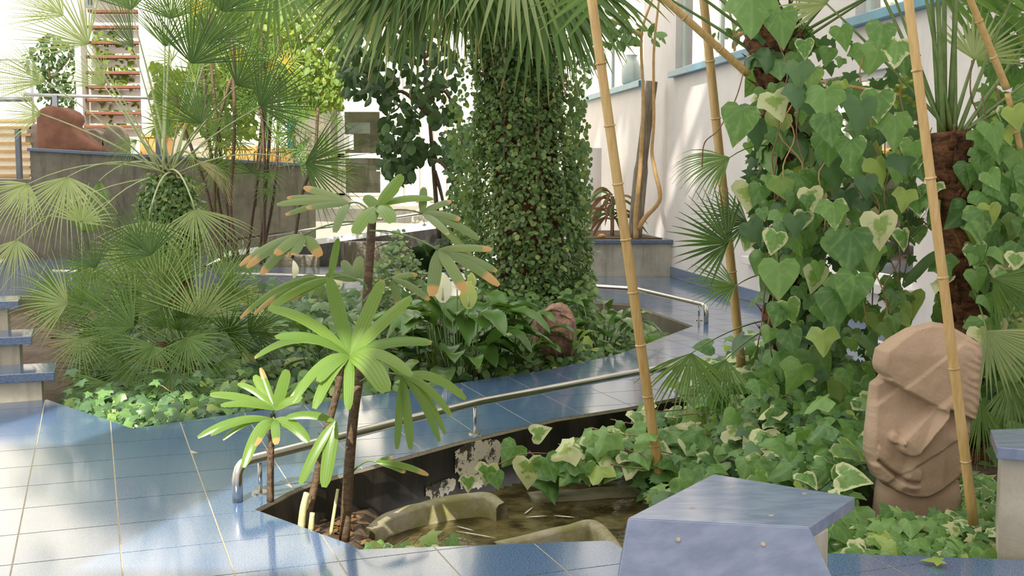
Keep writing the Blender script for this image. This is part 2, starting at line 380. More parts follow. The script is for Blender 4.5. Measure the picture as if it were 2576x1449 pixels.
def fan_blade(hub, e1, e2, R, spread, nseg, fused=.38, grav=.35, K=6, brown=.9, droop_tip=.5, irregular=.12, wmul=1.35, cup=.15):
    """palmate blade: pleated segments joined near the hub, free towards the tip; real gravity droop"""
    mb = MB(); n0 = e1.cross(e2).normalized(); dth = math.radians(spread) / nseg
    for s in range(nseg):
        ph = -math.radians(spread) / 2 + (s + .5) * dth + random.gauss(0, .02)
        d = (e1 * math.cos(ph) + e2 * math.sin(ph)).normalized(); d = (d + n0 * cup * (1 - abs(math.cos(ph)))).normalized()
        sd = (-e1 * math.sin(ph) + e2 * math.cos(ph)).normalized()
        L = R * (.80 + .20 * math.cos(ph * .75)) * (1 - irregular * random.random()); p = hub.copy(); st = L / K; rnd = random.random(); vs, cs, fs = [], [], []
        g = grav * (1 + random.uniform(-.3, .5)); tw = random.gauss(0, .15)
        for i in range(K + 1):
            t = i / K; r = t * L
            w = min(r, fused * R) * math.tan(dth / 2) * 1.05
            if t > fused: w *= max(.06, 1 - ((t - fused) / (1 - fused)) ** 1.3) * wmul * (.8 if t > fused + .01 else 1)
            w = max(w, .0012); nn = sd.cross(d); nn = nn.normalized() if nn.length > .01 else n0
            sdd = (sd + nn * tw * t).normalized()
            vs += [p - sdd * w, p + nn * w * .55, p + sdd * w]; cs += [(rnd, t, 0, brown), (rnd, t, .5, brown), (rnd, t, 1, brown)]
            if i: k = 3 * i; fs += [(k - 3, k - 2, k + 1, k), (k - 2, k - 1, k + 2, k + 1)]
            d = (d + V(0, 0, -1) * g * (t ** 1.5) * droop_tip).normalized(); p = p + d * st
        mb.add(vs, fs, cs)
    return mb
def frond(parent, crown, hub, R, ang, spread=200, nseg=28, pitch=0, roll=0, grav=.35, mat='fan', pmat='petiole', arch=.1, pr=.008, sway=0, **kw):
    """ang: direction of the blade axis in the frontal plane (90 = up); pitch: axis tips towards the viewer; roll: blade turned about its axis"""
    a = math.radians(ang); e1 = V(math.cos(a), 0, math.sin(a)); e2 = V(-math.sin(a), 0, math.cos(a))
    n = V(0, -1, 0); q = math.radians(pitch); e1, n = (e1 * math.cos(q) + n * math.sin(q)), (n * math.cos(q) - e1 * math.sin(q))
    q = math.radians(roll); e2 = e2 * math.cos(q) + n * math.sin(q)
    mid = (crown + hub) * .5 + V(0, 0, arch)
    pts = [crown * (1 - t) ** 2 + mid * 2 * t * (1 - t) + hub * t * t for t in [i / 8 for i in range(9)]]
    o = MB().tube(pts, [pr * (1.5 - .8 * i / 8) for i in range(9)], 6, flat=.7).build('frond', pmat, parent, True)
    b = fan_blade(hub, e1, e2, R, spread, nseg, grav=grav, **kw).build('blade', mat, None); b.parent = o; b.matrix_parent_inverse = Matrix.Translation(-parent.location) if False else Matrix.Identity(4)
    return o

# ================================================================== SETTING
def clip(poly, cell):
    out = list(poly)
    for i in range(len(cell)):
        a, b = cell[i], cell[(i + 1) % len(cell)]; ins = lambda p: (b[0] - a[0]) * (p[1] - a[1]) - (b[1] - a[1]) * (p[0] - a[0]) >= 0
        src, out = out, []
        for j in range(len(src)):
            p, q = src[j], src[(j + 1) % len(src)]
            if ins(p): out.append(p)
            if ins(p) != ins(q):
                d1 = (b[0] - a[0]) * (p[1] - a[1]) - (b[1] - a[1]) * (p[0] - a[0]); d2 = (b[0] - a[0]) * (q[1] - a[1]) - (b[1] - a[1]) * (q[0] - a[0])
                t = d1 / (d1 - d2); out.append((p[0] + (q[0] - p[0]) * t, p[1] + (q[1] - p[1]) * t))
        if not out: return []
    res = []
    for p in out:
        if not res or (abs(p[0] - res[-1][0]) + abs(p[1] - res[-1][1])) > 1e-4: res.append(p)
    if len(res) > 1 and abs(res[0][0] - res[-1][0]) + abs(res[0][1] - res[-1][1]) < 1e-4: res.pop()
    return res
def area(p): return .5 * sum(p[i][0] * p[(i + 1) % len(p)][1] - p[(i + 1) % len(p)][0] * p[i][1] for i in range(len(p)))
def inside(p, poly):
    c = False; n = len(poly)
    for i in range(n):
        a, b = poly[i], poly[i - 1]
        if (a[1] > p[1]) != (b[1] > p[1]) and p[0] < (b[0] - a[0]) * (p[1] - a[1]) / (b[1] - a[1]) + a[0]: c = not c
    return c
R1 = [(-7, 1), (4.9, 1), (4.7, 4.4), (2.12, 4.63), (1.37, 4.71), (.52, 4.67), (.42, 4.88), (-.65, 4.76), (-.72, 4.85), (-1.22, 5.34), (-1.10, 5.70), (-1.22, 5.85), (-2.37, 7.07), (-3.27, 7.99), (-7, 6.3)]
R2 = [(-2.37, 7.07), (-1.22, 5.85), (-1.10, 5.70), (-1.04, 5.82), (-.33, 6.71), (.29, 7.37), (.79, 7.72), (1.33, 8.21), (2.2, 8.85), (1.88, 11.86), (.95, 10.03), (.3, 9.21), (-.83, 8.28), (-1.9, 7.46)]
R3 = [(2.2, 8.85), (3.66, 9.1), (2.94, 14.26), (2.43, 17.6), (.86, 17.6), (.6, 18.2), (.75, 14.26), (1.45, 13.83), (1.88, 11.86)]
R4 = [(-6.6, 14.7), (-12, 13.5), (-13, 20), (-8.9, 21.3), (-5.6, 22.4), (-5.2, 19.3), (.6, 18.9), (.6, 18.2), (.75, 14.26), (-3.75, 15.73)]
TS, TA = .42, math.radians(20); UX, UY = (math.cos(TA), math.sin(TA)), (-math.sin(TA), math.cos(TA)); TO = (-1.79, 5.11)
def build_floor():
    mb = MB()
    for R in (R1, R2, R3, R4): mb.slab(R, -.022, -.0025)
    fl = struct(mb.build('floor', 'grout'))
    tiles = []
    for R in (R1, R2, R3, R4):
        us = [((x - TO[0]) * UX[0] + (y - TO[1]) * UX[1]) / TS for x, y in R]; vs = [((x - TO[0]) * UY[0] + (y - TO[1]) * UY[1]) / TS for x, y in R]
        for i in range(math.floor(min(us)), math.ceil(max(us))):
            for j in range(math.floor(min(vs)), math.ceil(max(vs))):
                g = .0035 / TS; q = []
                for (a, b) in ((i + g, j + g), (i + 1 - g, j + g), (i + 1 - g, j + 1 - g), (i + g, j + 1 - g)):
                    q.append((TO[0] + (a * UX[0] + b * UY[0]) * TS, TO[1] + (a * UX[1] + b * UY[1]) * TS))
                p = clip(R, q)
                if len(p) > 2 and abs(area(p)) > .002: tiles.append(p)
    def vis(p):
        x = sum(a[0] for a in p) / len(p); y = sum(a[1] for a in p) / len(p)
        k = abs(x) / max(y, .1); return (0 if (y > 3.9 and k < .47) else 1, y)
    tiles.sort(key=vis); rest = MB()
    for i, p in enumerate(tiles):
        if i < 290: MB().slab(p, -.0025, 0).build('tile', 'terrazzo', fl)
        else: rest.slab(p, -.0025, 0)
    o = rest.build('tile_field', 'terrazzo', fl); stuff(o)
    return fl
build_floor()
def wallstrip(name, pts, z0, z1, th, mat, closed=False):
    """vertical wall along pts, thickness th to its left"""
    mb = MB(); n = len(pts)
    for i in range(n - 1):
        a, b = V(*pts[i][:2], 0), V(*pts[i + 1][:2], 0); d = (b - a).normalized(); nn = V(-d.y, d.x, 0) * th
        mb.slab([a, b, b + nn, a + nn], z0, z1)
    return struct(mb.build(name, mat))
PB = [(-1.22, 5.34), (-1.04, 5.82), (-.33, 6.71), (.29, 7.37), (.79, 7.72), (1.33, 8.21), (2.2, 8.85), (3.6, 9.1)]
PF = [(4.6, 4.4), (2.12, 4.63), (1.37, 4.71), (.52, 4.67), (.42, 4.88), (-.65, 4.76), (-.72, 4.85), (-1.22, 5.34)]
wallstrip('wall_pond_back', PB, -.75, -.022, .10, 'pond_wall')
wallstrip('wall_pond_front', PF[::-1], -.75, -.022, -.10, 'pond_wall')
MBED = [(-2.37, 7.07), (-1.9, 7.46), (-.83, 8.28), (.3, 9.21), (.95, 10.03), (1.88, 11.86), (1.45, 13.83), (.75, 14.26), (-3.75, 15.73), (-6.6, 14.7), (-3.27, 7.99)]
wallstrip('wall_bed', MBED[:10], -.6, -.022, -.12, 'concrete_dark')
# peeling paint on the pond wall, a thin skin standing proud of the wall
def skin(p, q, z0, z1, sd=1):
    a, b = V(*p, 0), V(*q, 0); d = (b - a).normalized(); nn = V(d.y, -d.x, 0) * .004; n = 22; vs = []; fs = []
    for i in range(n + 1):
        u = i / n; e = a.lerp(b, u); k = math.sin(math.pi * min(1, max(.02, u * 1.02))) ** .35
        lo = z0 + (z1 - z0) * (.5 - .5 * k) + .05 * fn(u * 7, sd) * (z1 - z0) / .24 + .03 * fn(u * 19, sd + 3); hi = z1 - (z1 - z0) * .25 * (1 - k) - .03 * abs(fn(u * 9, sd + 9))
        vs += [V(e.x, e.y, lo) + nn, V(e.x, e.y, hi) + nn, V(e.x, e.y, lo), V(e.x, e.y, hi)]
        if i: c = 4 * i; fs += [(c - 4, c, c + 1, c - 3), (c - 3, c + 1, c + 3, c - 1), (c - 2, c + 2, c, c - 4)]
    return struct(MB().add(vs, fs).build('trim_1', 'peeled_paint'))
def lerp2(a, b, t): return (a[0] + (b[0] - a[0]) * t, a[1] + (b[1] - a[1]) * t)
skin(lerp2(PB[1], PB[2], .985), lerp2(PB[2], PB[3], .42), -.26, -.02)
skin(lerp2(PB[1], PB[2], .76), lerp2(PB[1], PB[2], .99), -.30, -.20, 5)
skin(lerp2(PB[2], PB[3], .03), lerp2(PB[2], PB[3], .40), -.31, -.24, 8)

def ground(name, poly, zf, mat, step=.12):
    xs = [p[0] for p in poly]; ys = [p[1] for p in poly]; nx = int((max(xs) - min(xs)) / step) + 2; ny = int((max(ys) - min(ys)) / step) + 2
    mb = MB(); vs = []; fs = []; ok = []
    for j in range(ny):
        for i in range(nx):
            x, y = min(xs) + i * step, min(ys) + j * step; vs.append((x, y, zf(x, y))); ok.append(inside((x, y), poly))
    for j in range(ny - 1):
        for i in range(nx - 1):
            k = j * nx + i
            if any(ok[q] for q in (k, k + 1, k + nx, k + nx + 1)): fs.append((k, k + 1, k + nx + 1, k + nx))
    mb.add(vs, fs); o = mb.build(name, mat, None, True); struct(o); return o
def zbed(x, y): return -.20 + .05 * fn(x * 1.3, y * 1.3) + .10 * math.exp(-((x + 1.2) ** 2 + (y - 10.5) ** 2) / 6)
ground('floor_bed', MBED, zbed, 'soil')
def zright(x, y):
    t = max(0, min(1, (x - .75) / .9)); s = t * t * (3 - 2 * t)
    return -.62 + .50 * s + .04 * fn(x * 2, y * 2) + .10 * max(0, min(1, (y - 5.6) / 1.5))
ground('floor_right_bed', [(.5, 4.75), (4.5, 4.5), (3.7, 9.05), (2.2, 8.8), (.7, 7.6)], zright, 'soil')
def zleft(x, y): return -.22 - .4 * max(0, min(1, (x + .78) / .3)) + .03 * fn(x * 4, y * 4)
ground('floor_pond_corner', [(-1.2, 5.32), (-1.05, 5.78), (-.35, 6.6), (-.2, 4.85), (-.64, 4.8)], zleft, 'soil', .06)
SB = [(-5.2, 19.3), (.6, 18.9), (.6, 21), (-5.6, 22.6)]
ground('floor_far_bed', SB, lambda x, y: -.12 + .06 * fn(x, y), 'soil', .3)
# water
def build_water():
    mb = MB(); n = 60; vs = []; fs = []
    for j in range(n + 1):
        for i in range(n + 1):
            x, y = -.9 + 3.0 * i / n, 4.75 + 3.2 * j / n
            vs.append((x, y, -.33 + .006 * fn(x * 6, y * 9) + .004 * fn(x * 15, y * 20, 3)))
    for j in range(n):
        for i in range(n): fs.append((j * (n + 1) + i, j * (n + 1) + i + 1, (j + 1) * (n + 1) + i + 1, (j + 1) * (n + 1) + i))
    P = [(-.75, 5.2), (-.72, 5.9), (-.3, 6.6), (.29, 7.3), (.8, 7.65), (1.5, 7.6), (1.6, 6), (1.0, 4.8), (.4, 4.9), (-.45, 4.8)]
    mb.add(vs, [f for f in fs if inside(((vs[f[0]][0] + vs[f[2]][0]) / 2, (vs[f[0]][1] + vs[f[2]][1]) / 2), P)])
    o = mb.build('pond_water', 'water', None, True); stuff(o); tag(o, 'shallow brown green water rippling in the small indoor pond', 'water')
build_water()
# concrete basin rims in the pond
def rim(name, label, pts, w, h):
    c = curve([V(*p) for p in pts], 8); mb = MB(); n = len(c); vs = []; fs = []
    for i, p in enumerate(c):
        t = (c[min(i + 1, n - 1)] - c[max(0, i - 1)]); t.z = 0; t.normalize(); s = V(-t.y, t.x, 0)
        prof = [(-w, -h), (-w, -.015), (-w + .02, 0), (w - .02, .004), (w, -.015), (w + .04, -h)]
        vs += [p + s * a + V(0, 0, b + .006 * fn(p.x * 9, p.y * 9, a * 30)) for a, b in prof]
        if i: fs += [((i - 1) * 6 + k, (i - 1) * 6 + k + 1, i * 6 + k + 1, i * 6 + k) for k in range(5)]
    fs += [tuple(range(6)), tuple(range(n * 6 - 1, n * 6 - 7, -1))]
    mb.add(vs, fs); o = mb.build(name, 'mossy', None, True); tag(o, label, 'basin', 'concrete basins in the pond'); return o
g = lambda x, y, z: gp(x, y, z)
rim('basin_rim', 'mossy curved concrete basin lip against the black pond wall', [g(925, 1335, -.24), g(975, 1295, -.23), g(1070, 1265, -.22), g(1170, 1246, -.21), g(1225, 1244, -.21), g(1262, 1268, -.24)], .04, .25)
rim('basin_rim', 'pale concrete basin lip with pointed corner beside the blue wooden bench', [g(1245, 1366, -.27), g(1330, 1348, -.26), g(1420, 1325, -.24), g(1490, 1312, -.23), g(1530, 1345, -.23), g(1565, 1395, -.23)], .035, .30)
rim('basin_rim', 'low mossy concrete step under the ivy where the water trickles in', [g(1330, 1245, -.30), g(1420, 1240, -.30), g(1530, 1232, -.30), g(1600, 1228, -.30)], .07, .25)
for k, (x, y, l, a) in enumerate([(1195, 1345, .12, -.5), (1330, 1285, .07, 1.2), (1350, 1300, .06, .2), (1420, 1300, .06, -.3), (1170, 1330, .06, -.7)]):
    p = g(x, y, -.322); pts = [p + V(math.cos(a) * l * t, math.sin(a) * l * t, .002) for t in (-1, -.5, 0, .5, 1)]
    o = MB().tube(pts, [.002, .006, .008, .006, .002], 6, flat=.3).build('water_ripple', 'foam', None, True); tag(o, ['long foam streak where the water runs past the pointed basin corner', 'slanting foam streak below the trickling mossy step', 'short foam streak in the open pond water below the ivy sprig', 'small foam streak nearest the bamboo pole foot', 'short foam streak in front of the curved mossy basin lip'][k], 'foam', 'foam streaks on the pond')

# right wall: x = XW(Y)
def XW(Y): return 5.117 - .1527 * Y
WD = V(-.1527, 1, 0).normalized(); WN = V(-1, -.1527, 0).normalized()
def wallR(parts_, y0, y1, z0, z1, th=.3, mat='plaster', off=0.0):
    a, b = V(XW(y0), y0, 0) + WN * off, V(XW(y1), y1, 0) + WN * off
    parts_.slab([a, b, b - WN * th, a - WN * th], z0, z1)
def build_right_wall():
    mb = MB(); zs, zt = 3.08, 5.4
    rows = [(2.0, 26.5, -.2, .55), (2.0, 26.5, 2.55, zs), (2.0, 26.5, zt, 9.0)]
    for r in rows: wallR(mb, *r)
    for (a, b) in ((2.0, 10.2), (14.2, 26.5)): wallR(mb, a, b, .55, 2.55)
    for (a, b) in ((2.0, 8.6), (11.5, 14.1), (17.5, 19.3), (24.6, 26.5)): wallR(mb, a, b, zs, zt)
    struct(mb.build('wall_right', 'plaster'))
    for n, (a, b, z0, z1, mull) in enumerate([(19.3, 24.6, zs, zt, 2), (14.1, 17.5, zs, zt, 2), (8.6, 11.5, zs, zt, 2), (10.2, 14.2, .55, 2.55, 2)]):
        fr = MB(); wd = .07
        for (p, q, r, s) in [(a, b, z0, z0 + wd), (a, b, z1 - wd, z1)] + [(a + (b - a - wd) * i / mull, a + (b - a - wd) * i / mull + wd, z0, z1) for i in range(mull + 1)]: wallR(fr, p, q, r, s, .07, off=-.10)
        w = struct(fr.build('window_%d' % (n + 1), 'frame_green' if n < 3 else 'white_paint', bevel=.006))
        for i in range(mull):
            pm = MB(); wallR(pm, a + (b - a) * i / mull + wd, a + (b - a) * (i + 1) / mull - .01, z0 + wd, z1 - wd, .01, off=-.13); pm.build('pane', 'glass', w)
        sl = MB(); wallR(sl, a - .08, b + .08, z0 - .09, z0 + .005, .22, off=.10); sl.build('window_sill', 'sill_blue' if n < 3 else 'plaster', w, bevel=.008)
    # a bright pale room wall behind the first upper window
    mb = MB(); wallR(mb, 18.0, 26.4, 2.9, 5.6, .1, off=-1.6); struct(mb.build('wall_inner_room', 'room_pale'))
    mb = MB(); wallR(mb, 13.2, 17.6, .02, .15, .03, off=.03); wallR(mb, 9.0, 13.2, .02, .15, .03, off=.03); struct(mb.build('baseboard_right', 'terrazzo'))
build_right_wall()
jar = MB(); jp = V(XW(20.6) + .12, 20.6, 3.09); 
prof = [(.10, 0), (.16, .05), (.17, .30), (.12, .42), (.08, .48), (.10, .54)]
jar.add([jp + V(r * math.cos(k * math.pi / 8), r * math.sin(k * math.pi / 8), z) for r, z in prof for k in range(16)], [(i * 16 + k, i * 16 + (k + 1) % 16, (i + 1) * 16 + (k + 1) % 16, (i + 1) * 16 + k) for i in range(5) for k in range(16)] + [tuple(range(15, -1, -1))])
tag(jar.build('glass_jar', 'frame_green', None, True), 'grey glass jar standing behind the pane on the blue window sill', 'jar')
mb = MB(); mb.box((4.2, 2, -.4), (40, 40, -.15)); struct(mb.build('floor_outside', 'concrete'))
# round plaster column beside the planter
mb = MB(); c0 = at(1485, 605, 20.5); mb.tube([(c0.x, c0.y, -.1), (c0.x, c0.y, 2.0)], .19, 24)
struct(mb.build('wall_column', 'plaster', None, True))
# planter against the right wall
def build_planter():
    a, b = gp(1425, 695), gp(1692, 695); t = thing('wall_planter', 'concrete planter box with shiny blue capping beside the white wall', 'planter', (a + b) / 2)
    d = (b - a); d.y = 0; back = V(-.35, 2.6, 0)
    MB().slab([a, b, b + back, a + back], -.05, .50).build('planter_box', 'concrete', t, bevel=.01)
    MB().slab([a + V(-.05, -.05, 0), b + V(.03, -.05, 0), b + back, a + back], .50, .56).build('capping', 'cap_blue', t, bevel=.008)
    MB().slab([a + V(.1, .12, 0), b + V(-.15, .12, 0), b + back * .95 - V(.15, 0, 0), a + back * .95 + V(.1, 0, 0)], .5, .575).build('soil', 'soil', t)
build_planter()
# back facade
def build_back():
    YB = 27.0
    A = lambda x, y: at(x, y, YB)
    mb = MB(); xd0, xd1 = A(850, 400).x, A(975, 400).x; ztop = A(900, 262).z; zl = A(900, 492).z
    mb.box((-16, YB, -.2), (xd0, YB + .3, 9)); mb.box((xd1, YB, -.2), (3, YB + .3, 9)); mb.box((xd0, YB, ztop), (xd1, YB + .3, 9)); mb.box((xd0, YB, -.2), (xd1, YB + .3, zl))
    struct(mb.build('wall_back', 'cream'))
    # door with glazed halves
    d = MB(); w = .17; zm = A(900, 392).z
    d.box((xd0, YB - .05, zl), (xd0 + w, YB + .08, ztop)); d.box((xd1 - w, YB - .05, zl), (xd1, YB + .08, ztop)); d.box((xd0, YB - .05, ztop - .18), (xd1, YB + .08, ztop)); d.box((xd0, YB - .05, zm - .06), (xd1, YB + .08, zm + .06)); d.box((xd0, YB - .05, zl), (xd1, YB + .08, zl + .06))
    door = struct(d.build('door_1', 'white_paint', bevel=.01))
    MB().box((xd0 + w, YB + .02, zl + .06), (xd1 - w, YB + .03, zm - .06)).build('pane', 'glass', door); MB().box((xd0 + w, YB + .02, zm + .06), (xd1 - w, YB + .03, ztop - .18)).build('pane', 'glass', door)
    MB().tube([(xd1 - .25, YB - .12, zm - .35), (xd1 - .06, YB - .12, zm - .35), (xd1 - .06, YB, zm - .35)], .02, 8).build('handle', 'steel', door)
    mb = MB(); mb.box((xd0 - .2, YB + .9, zl - .2), (xd1 + .2, YB + 1.0, ztop + .2)); struct(mb.build('wall_corridor', 'room_dark'))
    p = MB(); a, b = A(864, 376), A(889, 338); p.box((a.x, YB - .004, a.z), (b.x, YB + .018, b.z)); tag(p.build('paper_notice', 'paper'), 'blank white sheet of paper stuck to the glazed door', 'paper')
    p = MB(); a, b = A(866, 336), A(930, 308); p.box((a.x, YB + .03, a.z), (b.x, YB + .05, b.z)); tag(p.build('notice_board', 'room_pale'), 'pale grey board seen through the upper door glass', 'board')
    # dark pillar and grey post left of the door
    a, b = A(757, 430), A(848, 285); mb = MB(); mb.box((a.x, YB - 1.0, .6), (b.x, YB - .02, b.z + .3)); struct(mb.build('wall_pillar', 'concrete_dark'))
    a, b = A(733, 430), A(748, 240); mb = MB(); mb.box((a.x, YB - 1.1, .8), (b.x, YB - .9, 3.2)); struct(mb.build('trim_2', 'white_paint'))
    a, b = A(748, 430), A(757, 240); mb = MB(); mb.box((a.x, YB - 1.15, .8), (b.x, YB - .9, 3.2)); struct(mb.build('trim_3', 'sill_blue'))
    # white glazing bars to the right of the door
    for i, px in enumerate((1010, 1050, 1085, 1118)):
        a = A(px, 500); mb = MB(); mb.box((a.x - .05, YB - .12, .9), (a.x + .05, YB - .02, 4.5)); struct(mb.build('trim_%d' % (4 + i), 'white_paint'))
    a, b = A(195, 30), A(290, 0); 
    w = MB(); a = A(255, 20); w.box((a.x - .35, YB - .06, a.z), (a.x + .75, YB - .01, a.z + 1.6)); wo = struct(w.build('window_5', 'grey_metal')); MB().box((a.x - .28, YB - .075, a.z + .07), (a.x + .68, YB - .065, a.z + 1.53)).build('pane', 'glass', wo)
build_back()
def build_sun_blocker():
    # unseen wall added behind the viewer to keep sun off the near hall
    Y = -4.0; H = 20.0; X0, X1 = -30.0, 24.0; XS = -7.5
    holes = [(-4.2, -3.2, 7.2, 8.7), (-6.4, -5.6, 9.0, 10.4), (-3.42, -2.98, 19.7, 20.35), (-3.76, -3.52, 19.45, 20.15), (-4.1, -3.84, 19.2, 19.75), (-3.3, -3.1, 18.7, 19.4), (-5.22, -5.06, 22.5, 23.6), (-4.98, -4.88, 22.4, 23.1), (-5.95, -5.8, 24.2, 24.9)]  # gaps placed to let through the sun patches and the right wall streaks
    mb = MB(); xs = sorted({X0, X1, XS, -10.5, *[h[0] for h in holes], *[h[1] for h in holes]})
    for a, b in zip(xs, xs[1:]):
        m = (a + b) / 2; z = -.2
        for h in sorted([h for h in holes if h[0] < m < h[1]], key=lambda q: q[2]): mb.box((a, Y - .1, z), (b, Y, h[2])); z = h[3]
        mb.box((a, Y - .1, z), (b, Y, 25.5 if m < -10.5 else H if m < XS else 27))
    struct(mb.build('wall_sun_blocker', 'plaster'))
build_sun_blocker()
# parapet, terrace, ramp
PL, PR = at(75, 380, 21.0), at(792, 420, 23.0)
def build_terrace():
    a, b = V(PL.x, PL.y, 0), V(PR.x, PR.y, 0); d = (b - a).normalized(); nn = V(-d.y, d.x, 0) * .22
    mb = MB(); mb.add([a, b, b + nn, a + nn] + [V(a.x, a.y, PL.z), V(b.x, b.y, PR.z), V(b.x, b.y, PR.z) + nn, V(a.x, a.y, PL.z) + nn], [(0, 3, 2, 1), (4, 5, 6, 7), (0, 1, 5, 4), (1, 2, 6, 5), (2, 3, 7, 6), (3, 0, 4, 7)])
    struct(mb.build('wall_parapet', 'concrete_dark'))
    a2, b2, m2 = V(a.x, a.y, PL.z) - d * .05 - nn * .25, V(b.x, b.y, PR.z) - nn * .25, nn * 1.5
    mb = MB(); u = V(0, 0, .06); mb.add([a2, b2, b2 + m2, a2 + m2, a2 + u, b2 + u, b2 + m2 + u, a2 + m2 + u], [(0, 3, 2, 1), (4, 5, 6, 7), (0, 1, 5, 4), (1, 2, 6, 5), (2, 3, 7, 6), (3, 0, 4, 7)])
    struct(mb.build('trim_8', 'cap_blue', bevel=.01))
    mb = MB(); mb.slab([a + nn, b + nn, (b.x, 27), (-16, 27), (-16, 21.2)], 1.1, 1.45); struct(mb.build('floor_terrace', 'concrete'))
    mb = MB(); mb.slab([(b.x, b.y), (1.5, 20.6), (1.5, 27), (b.x, 27)], .6, .86); struct(mb.build('floor_landing', 'concrete'))
    # side wall of the terrace towards the stairs
    mb = MB(); mb.slab([a, a + nn * 1.2, V(-16, 21.6, 0), V(-16, 21.2, 0)], -.1, 1.45); struct(mb.build('wall_terrace', 'concrete_dark'))
    # ramp
    f0, f1 = at(560, 634, 22.3), at(1130, 556, 20.2)
    k0, k1 = V(f0.x + .3, f0.y + 1.0, f0.z), V(f1.x + .1, f1.y + 1.8, f1.z)
    mb = MB(); mb.slab([f0, f1, k1, k0], .10, None); struct(mb.build('floor_ramp', 'white_paint'))
    mb = MB(); lo = V(0, 0, -1); mb.add([f0 - V(0, 0, .1), f1 - V(0, 0, .1), V(f1.x, f1.y, -.2), V(f0.x, f0.y, -.2)] + [v + V(.02, .15, 0) for v in (f0 - V(0, 0, .1), f1 - V(0, 0, .1), V(f1.x, f1.y, -.2), V(f0.x, f0.y, -.2))], [(0, 1, 2, 3), (7, 6, 5, 4), (0, 4, 5, 1), (3, 2, 6, 7), (0, 3, 7, 4), (1, 5, 6, 2)]); struct(mb.build('wall_ramp', 'pond_wall'))
    return f0, f1
RF0, RF1 = build_terrace()
# low bed walls behind the rear rail
for (x0, y0, x1, y1, h, m) in ((830, 662, 985, 662, .30, 'grey_stone'), (985, 605, 1110, 608, .2, 'grey_stone'), (860, 612, 990, 612, .2, 'grey_metal'), (625, 660, 830, 650, .22, 'grey_metal')):
    pass
def bed_blocks():
    t = [(862, 985, 608, 628, 20.5, 'dark slab edging standing under the ramp rail behind the palm stem'), (640, 800, 642, 668, 19.6, 'long low dark edging slab behind the rear rail left of the stump'), (985, 1120, 646, 668, 19.5, 'short dark edging slab in front of the aspidistra')]
    for (x0, x1, y0, y1, Y, lb) in t:
        a, b = at(x0, y1, Y), at(x1, y0, Y)
        o = MB().box((a.x, Y, -.15), (b.x, Y + .16, b.z)).build('bed_edging', 'concrete_dark', None, bevel=.02)
        tag(o, lb, 'edging', 'edging slabs in the far bed')
bed_blocks()

# ================================================================== RAILS
def rail(name, label, pts, posts, r=.026, ends=()):
    t = thing(name, label, 'rail', V(pts[0].x, pts[0].y, 0), 'low steel rails along the beds')
    out = []
    for i, p in enumerate(pts):
        if 0 < i < len(pts) - 1:
            a, b = pts[i - 1], pts[i + 1]; k = min(.09, (a - p).length * .45, (b - p).length * .45)
            A, B = p + (a - p).normalized() * k, p + (b - p).normalized() * k
            out += [A * (1 - s) ** 2 + p * 2 * s * (1 - s) + B * s * s for s in (0, .2, .4, .6, .8, 1)]
        else: out.append(p)
    MB().tube(out, r, 16).build('handrail', 'steel', t, True)
    for p, zb in posts:
        o = MB().tube([(p.x, p.y, zb), (p.x, p.y, p.z)], .011, 10).build('post', 'steel', t, True)
        MB().tube([(p.x, p.y, zb), (p.x, p.y, zb + .008)], .042, 20).build('flange', 'steel', o)
    return t
rh = .19
def rp(x, y, z=rh): p = gp(x, y); p.z = z; return p
e = gp(598, 1262); 
rail('steel_rail', 'brushed steel rail curving down to the tiles beside the pond', [V(e.x, e.y, .002), V(e.x, e.y, rh), rp(1195, 1090), rp(1600, 1004), rp(1990, 935), rp(2150, 905)],
     [(rp(655, 1240), 0), (rp(1195, 1090), 0), (rp(1700, 984), 0)])
e2 = gp(1776, 814)
rail('steel_rail', 'bent steel rail with down-turned end at the corner of the central bed', [V(e2.x, e2.y, .002), V(e2.x, e2.y, rh), rp(1597, 766), rp(1440, 755), rp(1200, 741), rp(560, 722)],
     [(rp(1758, 806), 0), (rp(1597, 766), 0), (rp(1170, 739), 0), (rp(760, 728), 0)])
rail('steel_rail', 'short piece of steel rail behind the low fan palms', [rp(135, 716), rp(225, 718), rp(420, 720)], [(rp(181, 717), 0), (rp(380, 720), 0)])
a, b = RF0 + V(0, 0, .2), RF1 + V(0, 0, .2)
rail('steel_rail', 'long steel rail climbing along the ramp below the concrete parapet', [a, (a + b) / 2, b], [(a.lerp(b, s), a.lerp(b, s).z - .2) for s in (.1, .37, .63, .9)])

